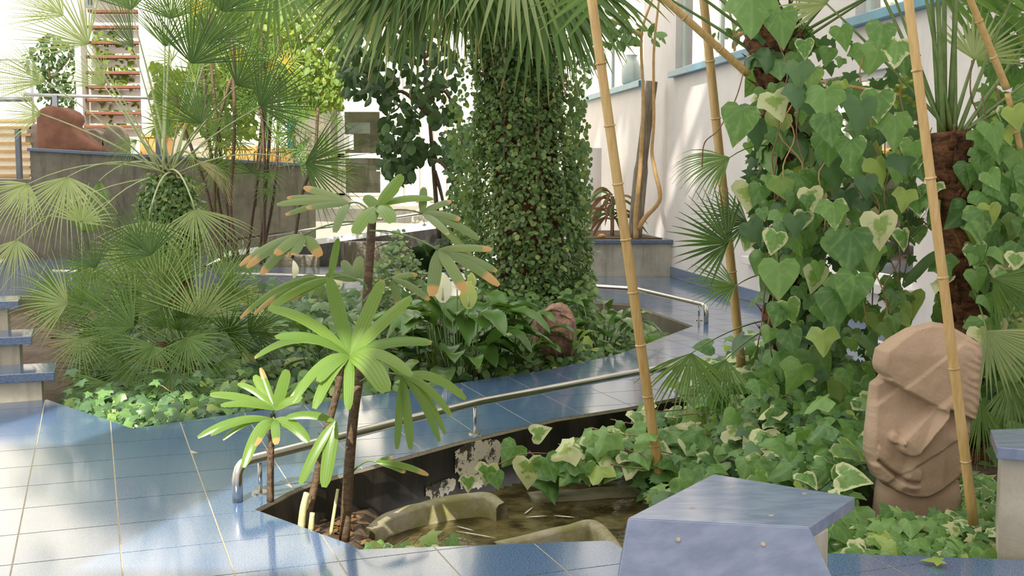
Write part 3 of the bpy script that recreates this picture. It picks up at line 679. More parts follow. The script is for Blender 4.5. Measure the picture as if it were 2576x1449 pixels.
# ================================================================== STEPS, BENCH, SIDE BOX
def build_steps():
    z = .19; base = gp(130, 1006); d = V(.94, .34, 0)
    specs = [(137, 936, .19), (80, 846, .38), (47, 757, .57), (5, 660, .76)]
    for k, (x, y, zz) in enumerate(specs):
        e = gp(x, y, zz); dn = V(-.34, .94, 0); L = -d * 3.2
        t = thing('stair_step', ['lowest', 'second', 'third', 'uppermost'][k] + ' blue terrazzo stair step on a concrete riser beside the fan palms', 'step', V(e.x, e.y, 0), 'blue steps up beside the bed')
        MB().slab([e, e + L, e + L + dn * .44, e + dn * .44], zz - .062, zz).build('tread', 'terrazzo', t, bevel=.006)
        i = e - d * .09 + dn * .05
        MB().slab([i, i + L, i + L + dn * .36, i + dn * .36], -.25 if k else -.1, zz - .062).build('riser', 'concrete', t)
build_steps()
def build_bench():
    z = .45; q = [gp(1580, 1302, z), gp(2036, 1326, z), gp(2151, 1250, z), gp(1795, 1192, z)]
    t = thing('bench', 'blue stained wooden bench on a concrete base beside the pond', 'bench', V(q[1].x, q[1].y, 0))
    MB().slab(q, z - .045, z).build('seat', 'wood_blue', t, bevel=.004)
    lo = [V(q[0].x - .11, q[0].y - .30, .02), V(q[1].x + .17, q[1].y - .30, .02)]
    th = V(0, .045, -.02)
    A, B = q[0] + V(0, -.004, -.002), q[1] + V(0, -.004, -.002)
    mb = MB(); mb.add([A, B, lo[1], lo[0], A + th, B + th, lo[1] + th, lo[0] + th], [(0, 3, 2, 1), (4, 5, 6, 7), (0, 1, 5, 4), (1, 2, 6, 5), (2, 3, 7, 6), (3, 0, 4, 7)])
    fp = mb.build('front_panel', 'wood_blue', t, bevel=.003)
    c = gp(2038, 1400, 0)
    in1, in2 = q[1] + V(-.03, .06, 0), q[2] + V(-.10, -.03, 0)
    MB().slab([q[0] + V(.06, .08, 0), q[1] + V(.015, .03, 0), q[1] + V(.10, .13, 0), q[3] + V(.05, -.1, 0)], 0.0, z - .045).build('base', 'concrete', t, bevel=.006)
    for (x, y) in ((1840, 1225), (1742, 1278), (2024, 1242), (1940, 1297)):
        p = gp(x, y, z); MB().tube([p, p + V(0, 0, .0012)], .009, 12).build('plug', 'knot', t)
    n = (B - A).cross(lo[0] - A).normalized(); n = n if n.y < 0 else -n
    for (u, v) in ((.28, .12), (.72, .12), (.27, .42), (.73, .42)):
        p = A.lerp(B, u).lerp(lo[0].lerp(lo[1], u), v); MB().tube([p, p + n * .0012], .008, 12).build('plug', 'knot', t)
build_bench()
def build_box():
    a = gp(2497, 1128, .45); t = thing('planter_box', 'grey concrete box with pale blue board top beside the carved head', 'planter', V(a.x, a.y, 0))
    a = gp(2508, 1131, .45); P = [V(a.x, a.y, 0), gp(2700, 1146, .45), gp(2800, 1075, .45), gp(2491, 1086, .45)]
    MB().slab(P, .41, .46).build('top_board', 'wood_blue', t, bevel=.004)
    MB().slab([P[0] + V(.04, .04, 0), P[1] + V(0, .04, 0), P[2], P[3] + V(.04, 0, 0)], -.05, .41).build('box', 'concrete', t)
build_box()

# ================================================================== STONE HEADS, BOULDERS
def build_moai():
    Y0 = 5.45; sc = Y0 / F * .4139                     # metres per unit of the outline drawing
    org = at(2108, 784, Y0) + V(.045, 0, 0); sc *= .975
    L = [(90, 600), (110, 520), (130, 440), (190, 340), (260, 245), (330, 232), (370, 230), (400, 248), (430, 278), (455, 262), (490, 215), (600, 205), (800, 190), (930, 185), (1010, 205), (1090, 240), (1140, 300), (1180, 380), (1205, 470), (1215, 540)]
    R = [(90, 610), (105, 690), (130, 740), (165, 800), (210, 865), (260, 880), (480, 868), (600, 872), (720, 848), (760, 838), (900, 825), (1050, 806), (1090, 770), (1140, 700), (1190, 610), (1215, 560)]
    def itp(T, y):
        for (a, b) in zip(T, T[1:]):
            if a[0] <= y <= b[0]: return a[1] + (b[1] - a[1]) * (y - a[0]) / (b[0] - a[0])
        return T[-1][1]
    sm = lambda t: (lambda u: u * u * (3 - 2 * u))(max(0., min(1., t)))
    def sd(x, y, ax, ay, bx, by):                        # signed distance from line, along fraction
        dx, dy = bx - ax, by - ay; l = math.hypot(dx, dy); return ((x - ax) * dy - (y - ay) * dx) / l, ((x - ax) * dx + (y - ay) * dy) / l / l
    def depth(x, y):
        h = 0.
        # forehead leans back towards the top
        h -= 60 * sm((300 - y) / 260)
        # brow ledge from (275,430) to (615,612): below it the face steps back
        s, u = sd(x, y, 262, 425, 622, 618)              # s<0 above? computed: positive to the right side of direction
        below = sm(-s / 26)
        ufac = sm((1.12 - u) / .16)
        h -= 70 * below * ufac * (1 - .45 * sm((y - 620) / 260))
        # right brow and eye socket
        s2, u2 = sd(x, y, 690, 622, 900, 720)
        ex = sm(-s2 / 22) * sm((x - 640) / 50)
        h -= 62 * ex * (1 - .8 * sm((y - 680) / 150))
        # forehead facet: lower rough plane slightly set back
        s3, u3 = sd(x, y, 430, 470, 720, 235)
        h -= 16 * sm(s3 / 14) * sm((640 - y) / 60) * sm((900 - x) / 60)
        # nose: ridge from bridge (690,560) to tip (420,860)
        ax, ay, bx, by = 700, 565, 425, 850; dx, dy = bx - ax, by - ay; l2 = dx * dx + dy * dy
        u4 = max(0, min(1, ((x - ax) * dx + (y - ay) * dy) / l2)); px, py = ax + dx * u4, ay + dy * u4
        dist = math.hypot(x - px, y - py); wd = 40 + 40 * u4
        h += (26 + 66 * u4) * sm((wd - dist) / 20)
        # nostril hook at the left of the tip
        h += 40 * sm((44 - math.hypot(x - 338, y - 815)) / 18)
        # mouth
        mx = 250 + (490 - 250) * max(0, min(1, (x - 250) / 240)); my = 970 + 140 * math.sin(min(1, max(0, (x - 250) / 240)) * math.pi / 2)
        if 235 < x < 505: h -= 26 * math.exp(-((y - my) / 9) ** 2); h += 14 * sm((60 - abs(y - my + 55)) / 40)
        h += 22 * sm((y - my - 8) / 24) * sm((520 - x) / 60) * sm((1180 - y) / 60)
        # cheek facet at right
        s5, u5 = sd(x, y, 520, 960, 800, 780); h -= 14 * sm(-s5 / 16) * sm((y - 760) / 40)
        # tooling marks on the right flank
        if x > 700: h += 6 * math.sin((y * .9 - x * .5) * .13 + 3.0 * fn(x * .012, y * .012, 2)) * sm((x - 720) / 80) * (.35 + .9 * abs(fn(x * .015, y * .01, 7)))
        h += 4 * fn(x * .012, y * .012) + 1.3 * fn(x * .07, y * .07, 5)
        return h * 1.35
    nx, ny = 100, 140; mb = MB(); vs = []; fs = []
    ys = [90 + (1215 - 90) * (i / (ny - 1)) for i in range(ny)]
    for i, y in enumerate(ys):
        xl, xr = itp(L, y), itp(R, y)
        jl, jr = 3 * fn(y * .05, 1), 3 * fn(y * .05, 9)
        for j in range(nx):
            u = j / (nx - 1); x = xl + jl + (xr + jr - xl - jl) * u
            edge = min(u, 1 - u) * (xr - xl); rd = 46 * (1 - min(1, edge / 46)) ** 2; tb = min(y - 90, (1215 - y)); rd += 26 * (1 - min(1, tb / 26)) ** 2
            vs.append(org + V(x * sc, -(depth(x, y) - rd) * sc, -y * sc))
    for i in range(ny - 1):
        for j in range(nx - 1):
            k = i * nx + j; fs.append((k, k + nx, k + nx + 1, k + 1))
    # flanks and back
    B0 = len(vs); T = .26
    ring = [i * nx for i in range(ny)] + [(ny - 1) * nx + j for j in range(1, nx)] + [i * nx + nx - 1 for i in range(ny - 2, -1, -1)] + [j for j in range(nx - 2, 0, -1)]
    for r in ring: v = vs[r]; vs.append(V(v.x * 1.0, org.y + T * .6, v.z))
    ctr = org + V(540 * sc, 0, -650 * sc); m = len(ring)
    for r in ring: v = vs[r]; vs.append(V(ctr.x + (v.x - ctr.x) * .85, org.y + T, ctr.z + (v.z - ctr.z) * .88))
    for q in range(m):
        q2 = (q + 1) % m; fs.append((ring[q2], ring[q], B0 + q, B0 + q2)); fs.append((B0 + q2, B0 + q, B0 + m + q, B0 + m + q2))
    fs.append(tuple(B0 + m + q for q in range(m)))
    mb.add(vs, fs)
    t = thing('stone_head', 'carved brown sandstone head with long nose standing in ivy behind a bamboo pole', 'sculpture', V(ctr.x, org.y + .1, 0))
    mb.build('face', 'sandstone', t, True)
    c = org + V(545 * sc, .14, 0); z1 = org.z - 1120 * sc
    nb = MB(); n = 28; rows = [(-.25, 1.06), (-.1, 1.03), (.0, 1.0), (z1, .94)]; vs = []
    for (zz, k) in rows:
        for q in range(n):
            a = 2 * math.pi * q / n; ca, sa = math.cos(a), math.sin(a); rr = 1 / max(abs(ca), abs(sa)) ** .7
            vs.append((c.x + .205 * k * ca * rr * (1 + .02 * fn(q, zz * 9)), c.y + .10 * k * sa * rr, zz))
    nb.add(vs, [(i * n + q, i * n + (q + 1) % n, (i + 1) * n + (q + 1) % n, (i + 1) * n + q) for i in range(3) for q in range(n)] + [tuple(range(n - 1, -1, -1)), tuple(range(3 * n, 4 * n))]); nb.build('neck', 'sandstone', t, True)
build_moai()
def boulder(name, label, c, s, mat, seed, cat='rock', group=None, rough=.12):
    bm = bmesh.new(); bmesh.ops.create_icosphere(bm, subdivisions=4, radius=1)
    for v in bm.verts:
        n = v.co.normalized(); k = 1 + rough * fn(n.x * 1.7 + seed, n.y * 1.7, n.z * 1.7) * 2 + .04 * fn(n.x * 6 + seed, n.y * 6, n.z * 6)
        v.co = V(n.x * s[0] * k, n.y * s[1] * k, n.z * s[2] * k) + V(*c)
    me = bpy.data.meshes.new(name); bm.to_mesh(me); bm.free(); me.polygons.foreach_set('use_smooth', [True] * len(me.polygons))
    o = link(name, me, mat); tag(o, label, cat, group); return o
p = at(1393, 838, 10.0); boulder('boulder', 'rounded pink granite boulder among the peace lily leaves', (p.x, p.y, p.z), (.21, .20, .25), 'pink_stone', 3)
def red_head():
    Y = 22.4; n = 40; rows = [(386, 103, 262), (372, 102, 256), (358, 102, 240), (345, 102, 222), (332, 103, 208), (318, 103, 198), (304, 103, 204), (292, 104, 200), (282, 107, 190), (274, 118, 172), (270, 132, 156)]
    mb = MB(); vs = []; fs = []; m = 30
    for (py, xl, xr) in rows:
        a, b = at(xl, py, Y), at(xr, py, Y); c = (a + b) / 2; w = (b.x - a.x) / 2; z = max(a.z, 1.43)
        for q in range(m):
            an = 2 * math.pi * q / m; ca, sa = math.cos(an), math.sin(an); sx = abs(ca) ** .45 * (1 if ca > 0 else -1); sy = abs(sa) ** .5 * (1 if sa > 0 else -1)
            p = V(c.x + w * sx, Y + .42 * sy * (.75 + .25 * min(1, w / .5)), z); p += V(.035 * fn(p.x * 4, p.y * 4, p.z * 4), .04 * fn(p.x * 3 + 7, p.y * 3, p.z * 3), .02 * fn(p.x * 4, p.y * 4 + 5, p.z * 4)); vs.append(p)
    R_ = len(rows)
    for k in range(R_ - 1): fs += [(k * m + q, k * m + (q + 1) % m, (k + 1) * m + (q + 1) % m, (k + 1) * m + q) for q in range(m)]
    fs += [tuple(range(m - 1, -1, -1)), tuple(range((R_ - 1) * m, R_ * m))]
    mb.add(vs, fs); o = mb.build('carved_stone', 'red_stone', None, True); tag(o, 'rough red carved stone head in profile on the terrace above the parapet', 'sculpture')
red_head()
for (x, y, w, h, lb) in ((95, 360, 26, 60, 'grey rounded stone slab behind the red carved head'), (238, 365, 30, 48, 'small grey round-topped stone right of the red carved head'), (292, 360, 32, 55, 'taller grey round-topped stone beside the yellow planter on the terrace')):
    Y = 23.2; c = at(x, y, Y); k = Y / F; n = 24
    prof = [(-w * k, -.6)] + [(-w * k * math.cos(a), h * k * math.sin(a) * .8) for a in [i * math.pi / 12 for i in range(13)]] + [(w * k, -.6)]
    z0 = 1.45 - c.z; prof = [(a, max(b, z0)) for a, b in prof]; m = len(prof)
    mb = MB(); mb.add([V(c.x + a, Y + yy, c.z + b) for yy in (-.12, .12) for a, b in prof], [tuple(range(m - 1, -1, -1)), tuple(range(m, 2 * m))] + [(i, (i + 1) % m, (i + 1) % m + m, i + m) for i in range(m)])
    tag(mb.build('standing_stone', 'grey_stone', None, bevel=.02), lb, 'rock', 'stones on the terrace')

# ================================================================== TERRACE FURNITURE, STAIRS
def wood_planter(x0, x1, yt, Y, label):
    a, b = at(x0, yt, Y), at(x1, yt, Y); t = thing('wooden_planter', label, 'planter', V((a.x + b.x) / 2, Y, 1.45), 'wooden planters on the terrace')
    n = max(3, int((b.x - a.x) / .16)); w = (b.x - a.x) / n
    for i in range(n): MB().box((a.x + w * i + .006, Y, 1.45), (a.x + w * (i + 1) - .006, Y + .04, a.z - .05)).build('plank', 'wood_orange', t)
    MB().box((a.x + .02, Y + .04, 1.45), (b.x - .02, Y + .5, a.z - .08)).build('box', 'wood_orange', t)
    MB().box((a.x - .03, Y - .03, a.z - .06), (b.x + .03, Y + .55, a.z)).build('rim', 'wood_orange', t)
    return t
wood_planter(566, 640, 368, 24.0, 'orange slatted wooden planter behind thin dark palm stems')
wood_planter(640, 728, 374, 23.9, 'wide orange slatted wooden planter beside the dark pillar')
wood_planter(350, 420, 338, 23.8, 'tan wooden planter half hidden by the fan palm leaf stalks')
def build_stairs():
    Y = 24.6; X0, X1 = at(196, 300, Y).x, at(372, 300, Y).x
    t = thing('open_staircase', 'white steel staircase with red brown treads rising from the terrace', 'staircase', V(X0, Y, 1.45))
    ys = [317, 283, 250, 217, 181, 141, 105, 66, 26, -12]
    for k, y in enumerate(ys):
        p = at(280, y, Y + k * .05); d = k * .05
        MB().box((X0 + .14, Y + d, p.z - .045), (X1 - .10, Y + d + .3, p.z + .02)).build('tread', 'wood_red', t, bevel=.008)
        MB().box((X0 + .14, Y + d + .28, p.z - .22), (X1 - .10, Y + d + .30, p.z - .05)).build('riser_panel', 'white_paint', t)
    for x in (X0, X1 - .12):
        mb = MB(); mb.box((x, Y - .05, 1.45), (x + .13, Y + .35, 6.2)); mb.build('stringer', 'white_paint', t, bevel=.01)
    Yl = 22.8
    t = thing('slatted_stairs', 'lower stairs with pale wooden nosings left of the concrete parapet', 'staircase', at(30, 460, Yl))
    for k, y in enumerate([460, 441, 420, 400, 380, 360, 338, 320, 302]):
        a, b = at(-60, y, Yl + k * .04), at(72 + k * .8, y, Yl + k * .04)
        MB().box((a.x, a.y, b.z - .03), (b.x, a.y + .25, b.z + .02)).build('tread', 'wood_tan', t)
        MB().box((a.x, a.y + .05, b.z - .16), (b.x, a.y + .07, b.z - .03)).build('riser_panel', 'cream', t)
    a = at(50, 455, 21.6); t = thing('rail_post', 'dark grey square post at the foot of the slatted stairs', 'post', V(a.x, a.y, 1.45))
    b = at(50, 326, 21.6); MB().box((a.x - .045, a.y - .045, 1.2), (a.x + .045, a.y + .045, b.z)).build('post', 'grey_metal', t, bevel=.006); MB().box((a.x - .055, a.y - .055, b.z), (a.x + .055, a.y + .055, b.z + .015)).build('cap', 'grey_metal', t)
    # terrace railing
    Y = 23.4; A, B = at(60, 238, Y), at(375, 246, Y); D = at(750, 300, 25.5)
    t = thing('terrace_railing', 'grey metal railing on dark posts along the terrace behind the red stone', 'railing', V(A.x, Y, 1.45))
    MB().tube([A, B, D], .035, 10).build('top_rail', 'rail_metal', t, True)
    lo = V(0, 0, -.35); MB().tube([B + lo, D + lo], .02, 8).build('lower_rail', 'rail_metal', t, True)
    for s in (A.lerp(B, .25), B.lerp(D, .05), B.lerp(D, .5), B.lerp(D, .78)): MB().box((s.x - .05, s.y - .04, 1.45), (s.x + .05, s.y + .04, s.z)).build('post', 'grey_metal', t)
    # mesh guard at the far left: thin crossing wires in a tube frame
    Y = 24.0; a, b = at(-40, 250, Y), at(78, 150, Y)
    t = thing('mesh_guard', 'wire mesh guard panel beside the cream wall', 'railing', V(b.x, Y, 1.45))
    MB().tube([(b.x, Y, 1.45), (b.x, Y, b.z), (a.x, Y, b.z)], .03, 8).build('tube_frame', 'rail_metal', t, True)
    m = MB(); n = 22
    for i in range(n):
        x = a.x + (b.x - a.x) * i / n; m.tube([(x, Y, a.z), (x, Y, b.z)], .004, 4, False)
    for i in range(18):
        z = a.z + (b.z - a.z) * i / 18; m.tube([(a.x, Y, z), (b.x, Y, z)], .004, 4, False)
    stuff(m.build('wire_mesh', 'rail_metal', t)); MB().tube([(a.x, Y, a.z), (b.x, Y, a.z)], .05, 8).build('lower_tube', 'grey_metal', t, True)
build_stairs()
# ================================================================== PLANTS

def poly_sample(poly, n):
    xs = [p[0] for p in poly]; ys = [p[1] for p in poly]; out = []
    while len(out) < n:
        p = (U(min(xs), max(xs)), U(min(ys), max(ys)))
        if inside(p, poly): out.append(p)
    return out
def rv(s): return V(random.gauss(0, s), random.gauss(0, s), random.gauss(0, s))
def on_trunk(axis, rfun, n, size, face=True, hang=.75, out=.45, jit=.35, mats=None):
    """leaves hanging on a trunk: axis = list of points"""
    c = curve(axis, 6); it = []
    for _ in range(n):
        t = random.random(); i = min(len(c) - 2, int(t * (len(c) - 1))); p = c[i].lerp(c[i + 1], t * (len(c) - 1) - i)
        a = U(-math.pi * .98, 0) if (face and random.random() < .85) else U(0, math.pi)
        r = rfun(t, a) * (1 + abs(random.gauss(0, .10))); o = V(math.cos(a), math.sin(a), 0)
        d = (V(0, 0, -hang) + o * out + rv(jit)); nn = o + V(0, 0, .55) + rv(jit * .8)
        it.append((p + o * r, d, nn, size * U(.6, 1.35), random.choice(mats) if mats else None))
    return it

# ---- fan palm with ivy-clad trunk at the left
def left_palm():
    Y = 11.0; k = Y / F; cr = at(425, 440, Y); base = V(cr.x + .05, Y, -.2)
    t = thing('fan_palm', 'tall fan palm with pale radiating leaf stalks and small-leaved ivy round its trunk', 'palm', base)
    ax = [base, V(base.x - .02, Y, .5), V(cr.x, Y, cr.z)]
    MB().tube(curve(ax, 6), .16, 12).build('trunk', 'bark', t, True)
    rf = lambda s, a: (.15 + .13 * math.exp(-((s - .86) / .16) ** 2)) * (1 + .15 * fn(a * 2, s * 6))
    top = [ax[1].lerp(ax[2], .25), ax[1].lerp(ax[2], .65), ax[2]]
    leaves(t, on_trunk(ax, rf, 900, .045, hang=.5, out=.6, jit=.5) + on_trunk(top, lambda s, a: .15 + .11 * math.sin(math.pi * min(1, s + .08)) * (1 + .3 * fn(a * 2, s * 5)), 1900, .045, hang=.5, out=.6, jit=.5), ROUND, ROUND, 'fig_leaf', 260, 'ivy_leaf')
    fr = [  # hub px, dY, R px, ang, spread, pitch, roll, grav, mat
        (222, 112, -.2, 195, 140, 170, 5, 30, .05, 'fan_pale'), (336, 120, .0, 190, 118, 150, -5, -45, .04, 'fan_dark'),
        (482, 160, .1, 205, 72, 190, -10, 15, .05, 'fan_dark'), (415, 117, .3, 150, 85, 170, -15, 30, .05, 'fan'),
        (116, 206, -.2, 170, 165, 120, 5, 30, .08, 'fan_pale'), (104, 286, -.1, 120, 178, 150, 5, 20, .10, 'fan_pale'),
        (262, 216, .1, 135, 140, 140, 0, 30, .05, 'fan_pale'), (430, 48, .3, 150, 95, 200, -10, 20, .05, 'fan'),
        (520, 112, .4, 170, 60, 170, -10, -20, .05, 'fan_dark'), (170, 445, -.5, 205, 262, 200, 25, 10, .55, 'fan_pale'),
        (72, 462, -.3, 170, 235, 190, 20, 20, .55, 'fan_pale'), (208, 586, -.5, 105, 55, 150, 20, 40, .15, 'fan'),
        (372, 556, -.7, 165, 268, 215, 20, 5, .30, 'fan_pale'), (490, 526, -.6, 180, 285, 190, 20, -15, .30, 'fan_pale'),
        (506, 312, -.3, 165, 118, 200, 5, 60, .05, 'fan_dark'), (492, 402, -.2, 150, 330, 90, 10, 55, .85, 'fan_dry'),
        (42, 604, -.6, 140, 262, 190, 25, 15, .6, 'fan_pale'), (345, 352, -.2, 100, 215, 150, 10, 30, .7, 'fan'),
        (330, 25, .5, 170, 110, 170, -10, 25, .05, 'fan'), (560, 30, .6, 170, 70, 180, -10, 15, .05, 'fan_dark'),
        (160, 40, .3, 170, 150, 150, 0, 30, .05, 'fan_pale'), (250, 455, .2, 120, 270, 130, 10, 20, .6, 'fan'),
        (655, 268, -.4, 175, 32, 195, 0, 10, .12, 'fan_dark'), (596, 216, .1, 150, 52, 180, -5, 20, .06, 'fan_dark'), (768, 410, -.2, 180, 352, 190, 0, 5, .12, 'fan_dark')]
    for (x, y, dy, R, ang, spr, pi, ro, gr, m) in fr:
        if gr < .2: spr *= .74; R *= 1.08
        elif gr > .25: spr *= .72; gr *= 1.3
        frond(t, cr + V(U(-.06, .06), U(-.05, .05), U(-.05, .03)), at(x, y, Y + dy), R * k, ang, spr, 26, pi, ro, gr, m, 'petiole_pale', arch=.10 if y < 400 else .28, pr=.010, fused=.27, wmul=1.05)
left_palm()
def low_palm():
    Y = 8.9; k = Y / F; c = at(430, 900, Y)
    t = thing('dwarf_fan_palm', 'bushy low dwarf fan palm spilling over the blue tiles beside the steps', 'palm', V(c.x, Y, -.15))
    for (x, yb, yt) in ((400, 985, 860), (470, 1000, 880), (350, 985, 900)):
        a, b = at(x, yb, Y + U(-.1, .2)), at(x + 8, yt, Y); a.z = -.2; MB().tube([a, a.lerp(b, .5), b], [.055, .06, .045], 9).build('trunk', 'bark', t, True)
    fr = [(410, 772, .2, 220, 128, 150, 0, 35, .06, 'fan'), (335, 822, -.1, 215, 150, 130, 5, 40, .08, 'fan'), (502, 797, -.1, 195, 78, 165, 0, 20, .06, 'fan_pale'),
          (572, 838, -.1, 150, 20, 190, 5, 45, .12, 'fan_dark'), (202, 852, -.2, 125, 262, 215, 20, 5, .25, 'fan_pale'), (387, 870, -.4, 165, 248, 190, 20, 15, .45, 'fan'),
          (500, 962, -.5, 150, 262, 215, 30, 10, .75, 'fan'), (266, 962, -.5, 160, 245, 180, 25, 20, .55, 'fan'), (606, 902, .2, 110, 70, 100, 10, 45, .1, 'fan'),
          (455, 705, .4, 190, 100, 160, -5, 25, .06, 'fan'), (560, 775, .3, 140, 60, 170, 0, 25, .1, 'fan'), (470, 850, -.5, 160, 285, 170, 20, 10, .5, 'fan'),
          (250, 770, .2, 160, 140, 150, 0, 35, .1, 'fan'), (150, 735, .4, 110, 200, 130, 10, 25, .5, 'fan'), (330, 930, -.4, 150, 225, 170, 15, 20, .4, 'fan'), (560, 905, -.3, 130, 300, 170, 20, 20, .5, 'fan'),
          (385, 680, .5, 170, 110, 170, -5, 35, .1, 'fan'), (430, 940, -.6, 140, 250, 190, 25, 10, .6, 'fan_dark'), (620, 955, -.3, 110, 320, 160, 15, 20, .5, 'fan_dark'), (300, 860, .1, 170, 165, 150, 5, 40, .15, 'fan'), (365, 985, -.5, 110, 255, 180, 25, 10, .6, 'fan')]
    for (x, y, dy, R, ang, spr, pi, ro, gr, m) in fr:
        cc = at(U(400, 470), U(870, 905), Y)
        frond(t, cc, at(x, y, Y + dy), R * k, ang, spr, 26, pi, ro, gr * 1.1, m, 'petiole', arch=.08, pr=.006, fused=.24, wmul=1.05)
    for q in range(34):
        x, y = random.choice(poly_sample([(150, 700), (330, 620), (520, 640), (640, 760), (660, 900), (560, 1000), (330, 1000), (190, 930)], 1)); ang = math.degrees(math.atan2(870 - y, x - 430)) + U(-25, 25)
        frond(t, at(U(390, 480), U(880, 920), Y), at(x, y, Y + U(-.4, .7)), U(120, 190) * k, ang, U(120, 180), 24, U(-5, 20), U(-50, 50), U(.05, .45), random.choice(['fan', 'fan', 'fan_dark', 'fan_pale']), 'petiole', arch=.1, pr=.005, fused=.24, wmul=1.05)
    # a young palm by the steps
    Y = 9.6; t = thing('young_palm', 'slender young palm with pale stems rising near the blue steps', 'palm', at(205, 880, Y))
    for (x, y, R, ang, m) in ((205, 560, 110, 80, 'fan_pale'), (150, 745, 120, 190, 'fan'), (330, 655, 130, 215, 'fan_pale'), (235, 665, 110, 250, 'fan')):
        frond(t, at(212, 880, Y), at(x, y, Y + U(-.2, .2)), R * Y / F, ang, 170, 20, 10, U(-20, 30), .35, m, 'petiole_pale', arch=.15, pr=.007, fused=.3)
low_palm()

# ---- tall dark-stemmed lady palms in front of the parapet
def tall_rhapis():
    clumps = [('cluster of thin dark palm stems in front of the concrete parapet', 17.6, [((620, 655), (650, 430), (668, 250), (655, 60)), ((655, 665), (690, 480), (700, 300), (700, 90)), ((665, 660), (665, 460), (662, 330), (640, 150)), ((650, 660), (668, 500), (680, 310), (690, 180)), ((735, 650), (760, 490), (790, 400), (800, 270))]),
              ('cluster of reddish dark palm stems behind the ivy-clad fan palm', 16.8, [((575, 660), (545, 470), (520, 300), (510, 60)), ((590, 660), (560, 430), (535, 200), (525, 30)), ((560, 655), (540, 520), (550, 320), (580, 200)), ((600, 655), (580, 520), (590, 330), (585, 90)), ((555, 650), (520, 480), (470, 340), (440, 240))])]
    for lb, Y, stems in clumps:
        b = at(*stems[0][0], Y); t = thing('lady_palm_clump', lb, 'palm', V(b.x, Y, -.1), 'tall lady palms before the parapet')
        for s in stems:
            yy = Y + U(-.3, .3); pts = curve([at(x, y, yy) for x, y in s], 6)
            MB().tube(pts, .026, 7).build('stem', 'stem_dark', t, True)
            top = pts[-1]
            for q in range(10):
                f = U(.45, 1.0); p = pts[int(f * (len(pts) - 1))]; a = U(20, 160) if q < 6 else U(160, 380)
                hub = p + V(math.cos(math.radians(a)) * U(.2, .5), U(-.4, .4), math.sin(math.radians(a)) * U(.12, .45))
                frond(t, p, hub, U(.30, .5), a + U(-20, 20), U(190, 260), 11, U(0, 40), U(-40, 40), U(.2, .6), random.choice(['fan', 'fan', 'back_leaf', 'fan_dark', 'fan', 'back_leaf'] if q else ['fan_yellow', 'fan', 'back_leaf']), 'petiole', arch=.05, pr=.005, fused=.16, wmul=1.0, K=5)
tall_rhapis()

# ---- foreground lady palms (each leaflet traced as its own strap)
def lady_palm(name, label, base, Y, stems, lvs):
    t = thing(name, label, 'palm', base, 'lady palms in the pond corner')
    for s, r, m in stems:
        pts = curve([at(x, y, yy) for x, y, yy in s], 6); o = MB().tube(pts, [r * (1.1 - .25 * i / len(pts)) for i in range(len(pts))], 9).build('stem', m, t, True)
        if m == 'stem_dark':
            for q in range(9):
                p = pts[random.randrange(2, len(pts) - 1)]; d = V(U(-1, 1), -1, .8).normalized()
                MB().tube([p, p + d * U(.03, .05) + V(0, 0, .03)], [.006, .001], 5).build('stem_fibre', 'twig', o)
    for (org, hub, hy, mat, tips) in lvs:
        h = at(*hub, hy); a = at(*org, Y); mid = (a + h) / 2 + V(0, 0, .05)
        pts = [a * (1 - s) ** 2 + mid * 2 * s * (1 - s) + h * s * s for s in [i / 6 for i in range(7)]]
        o = MB().tube(pts, .0045, 6).build('leaf', 'petiole', t, True)
        for tp in tips:
            x, y, w, lift, dy = tp[:5]; br = tp[5] if len(tp) > 5 else .86
            e = at(x, y, hy + dy); mb = MB(); L = (e - h).length
            strap(mb, h, e, w * .9 * hy / F, lift * L, brown=br, n=12, blunt=.62, base=.30); mb.build('leaflet', mat, o, True)
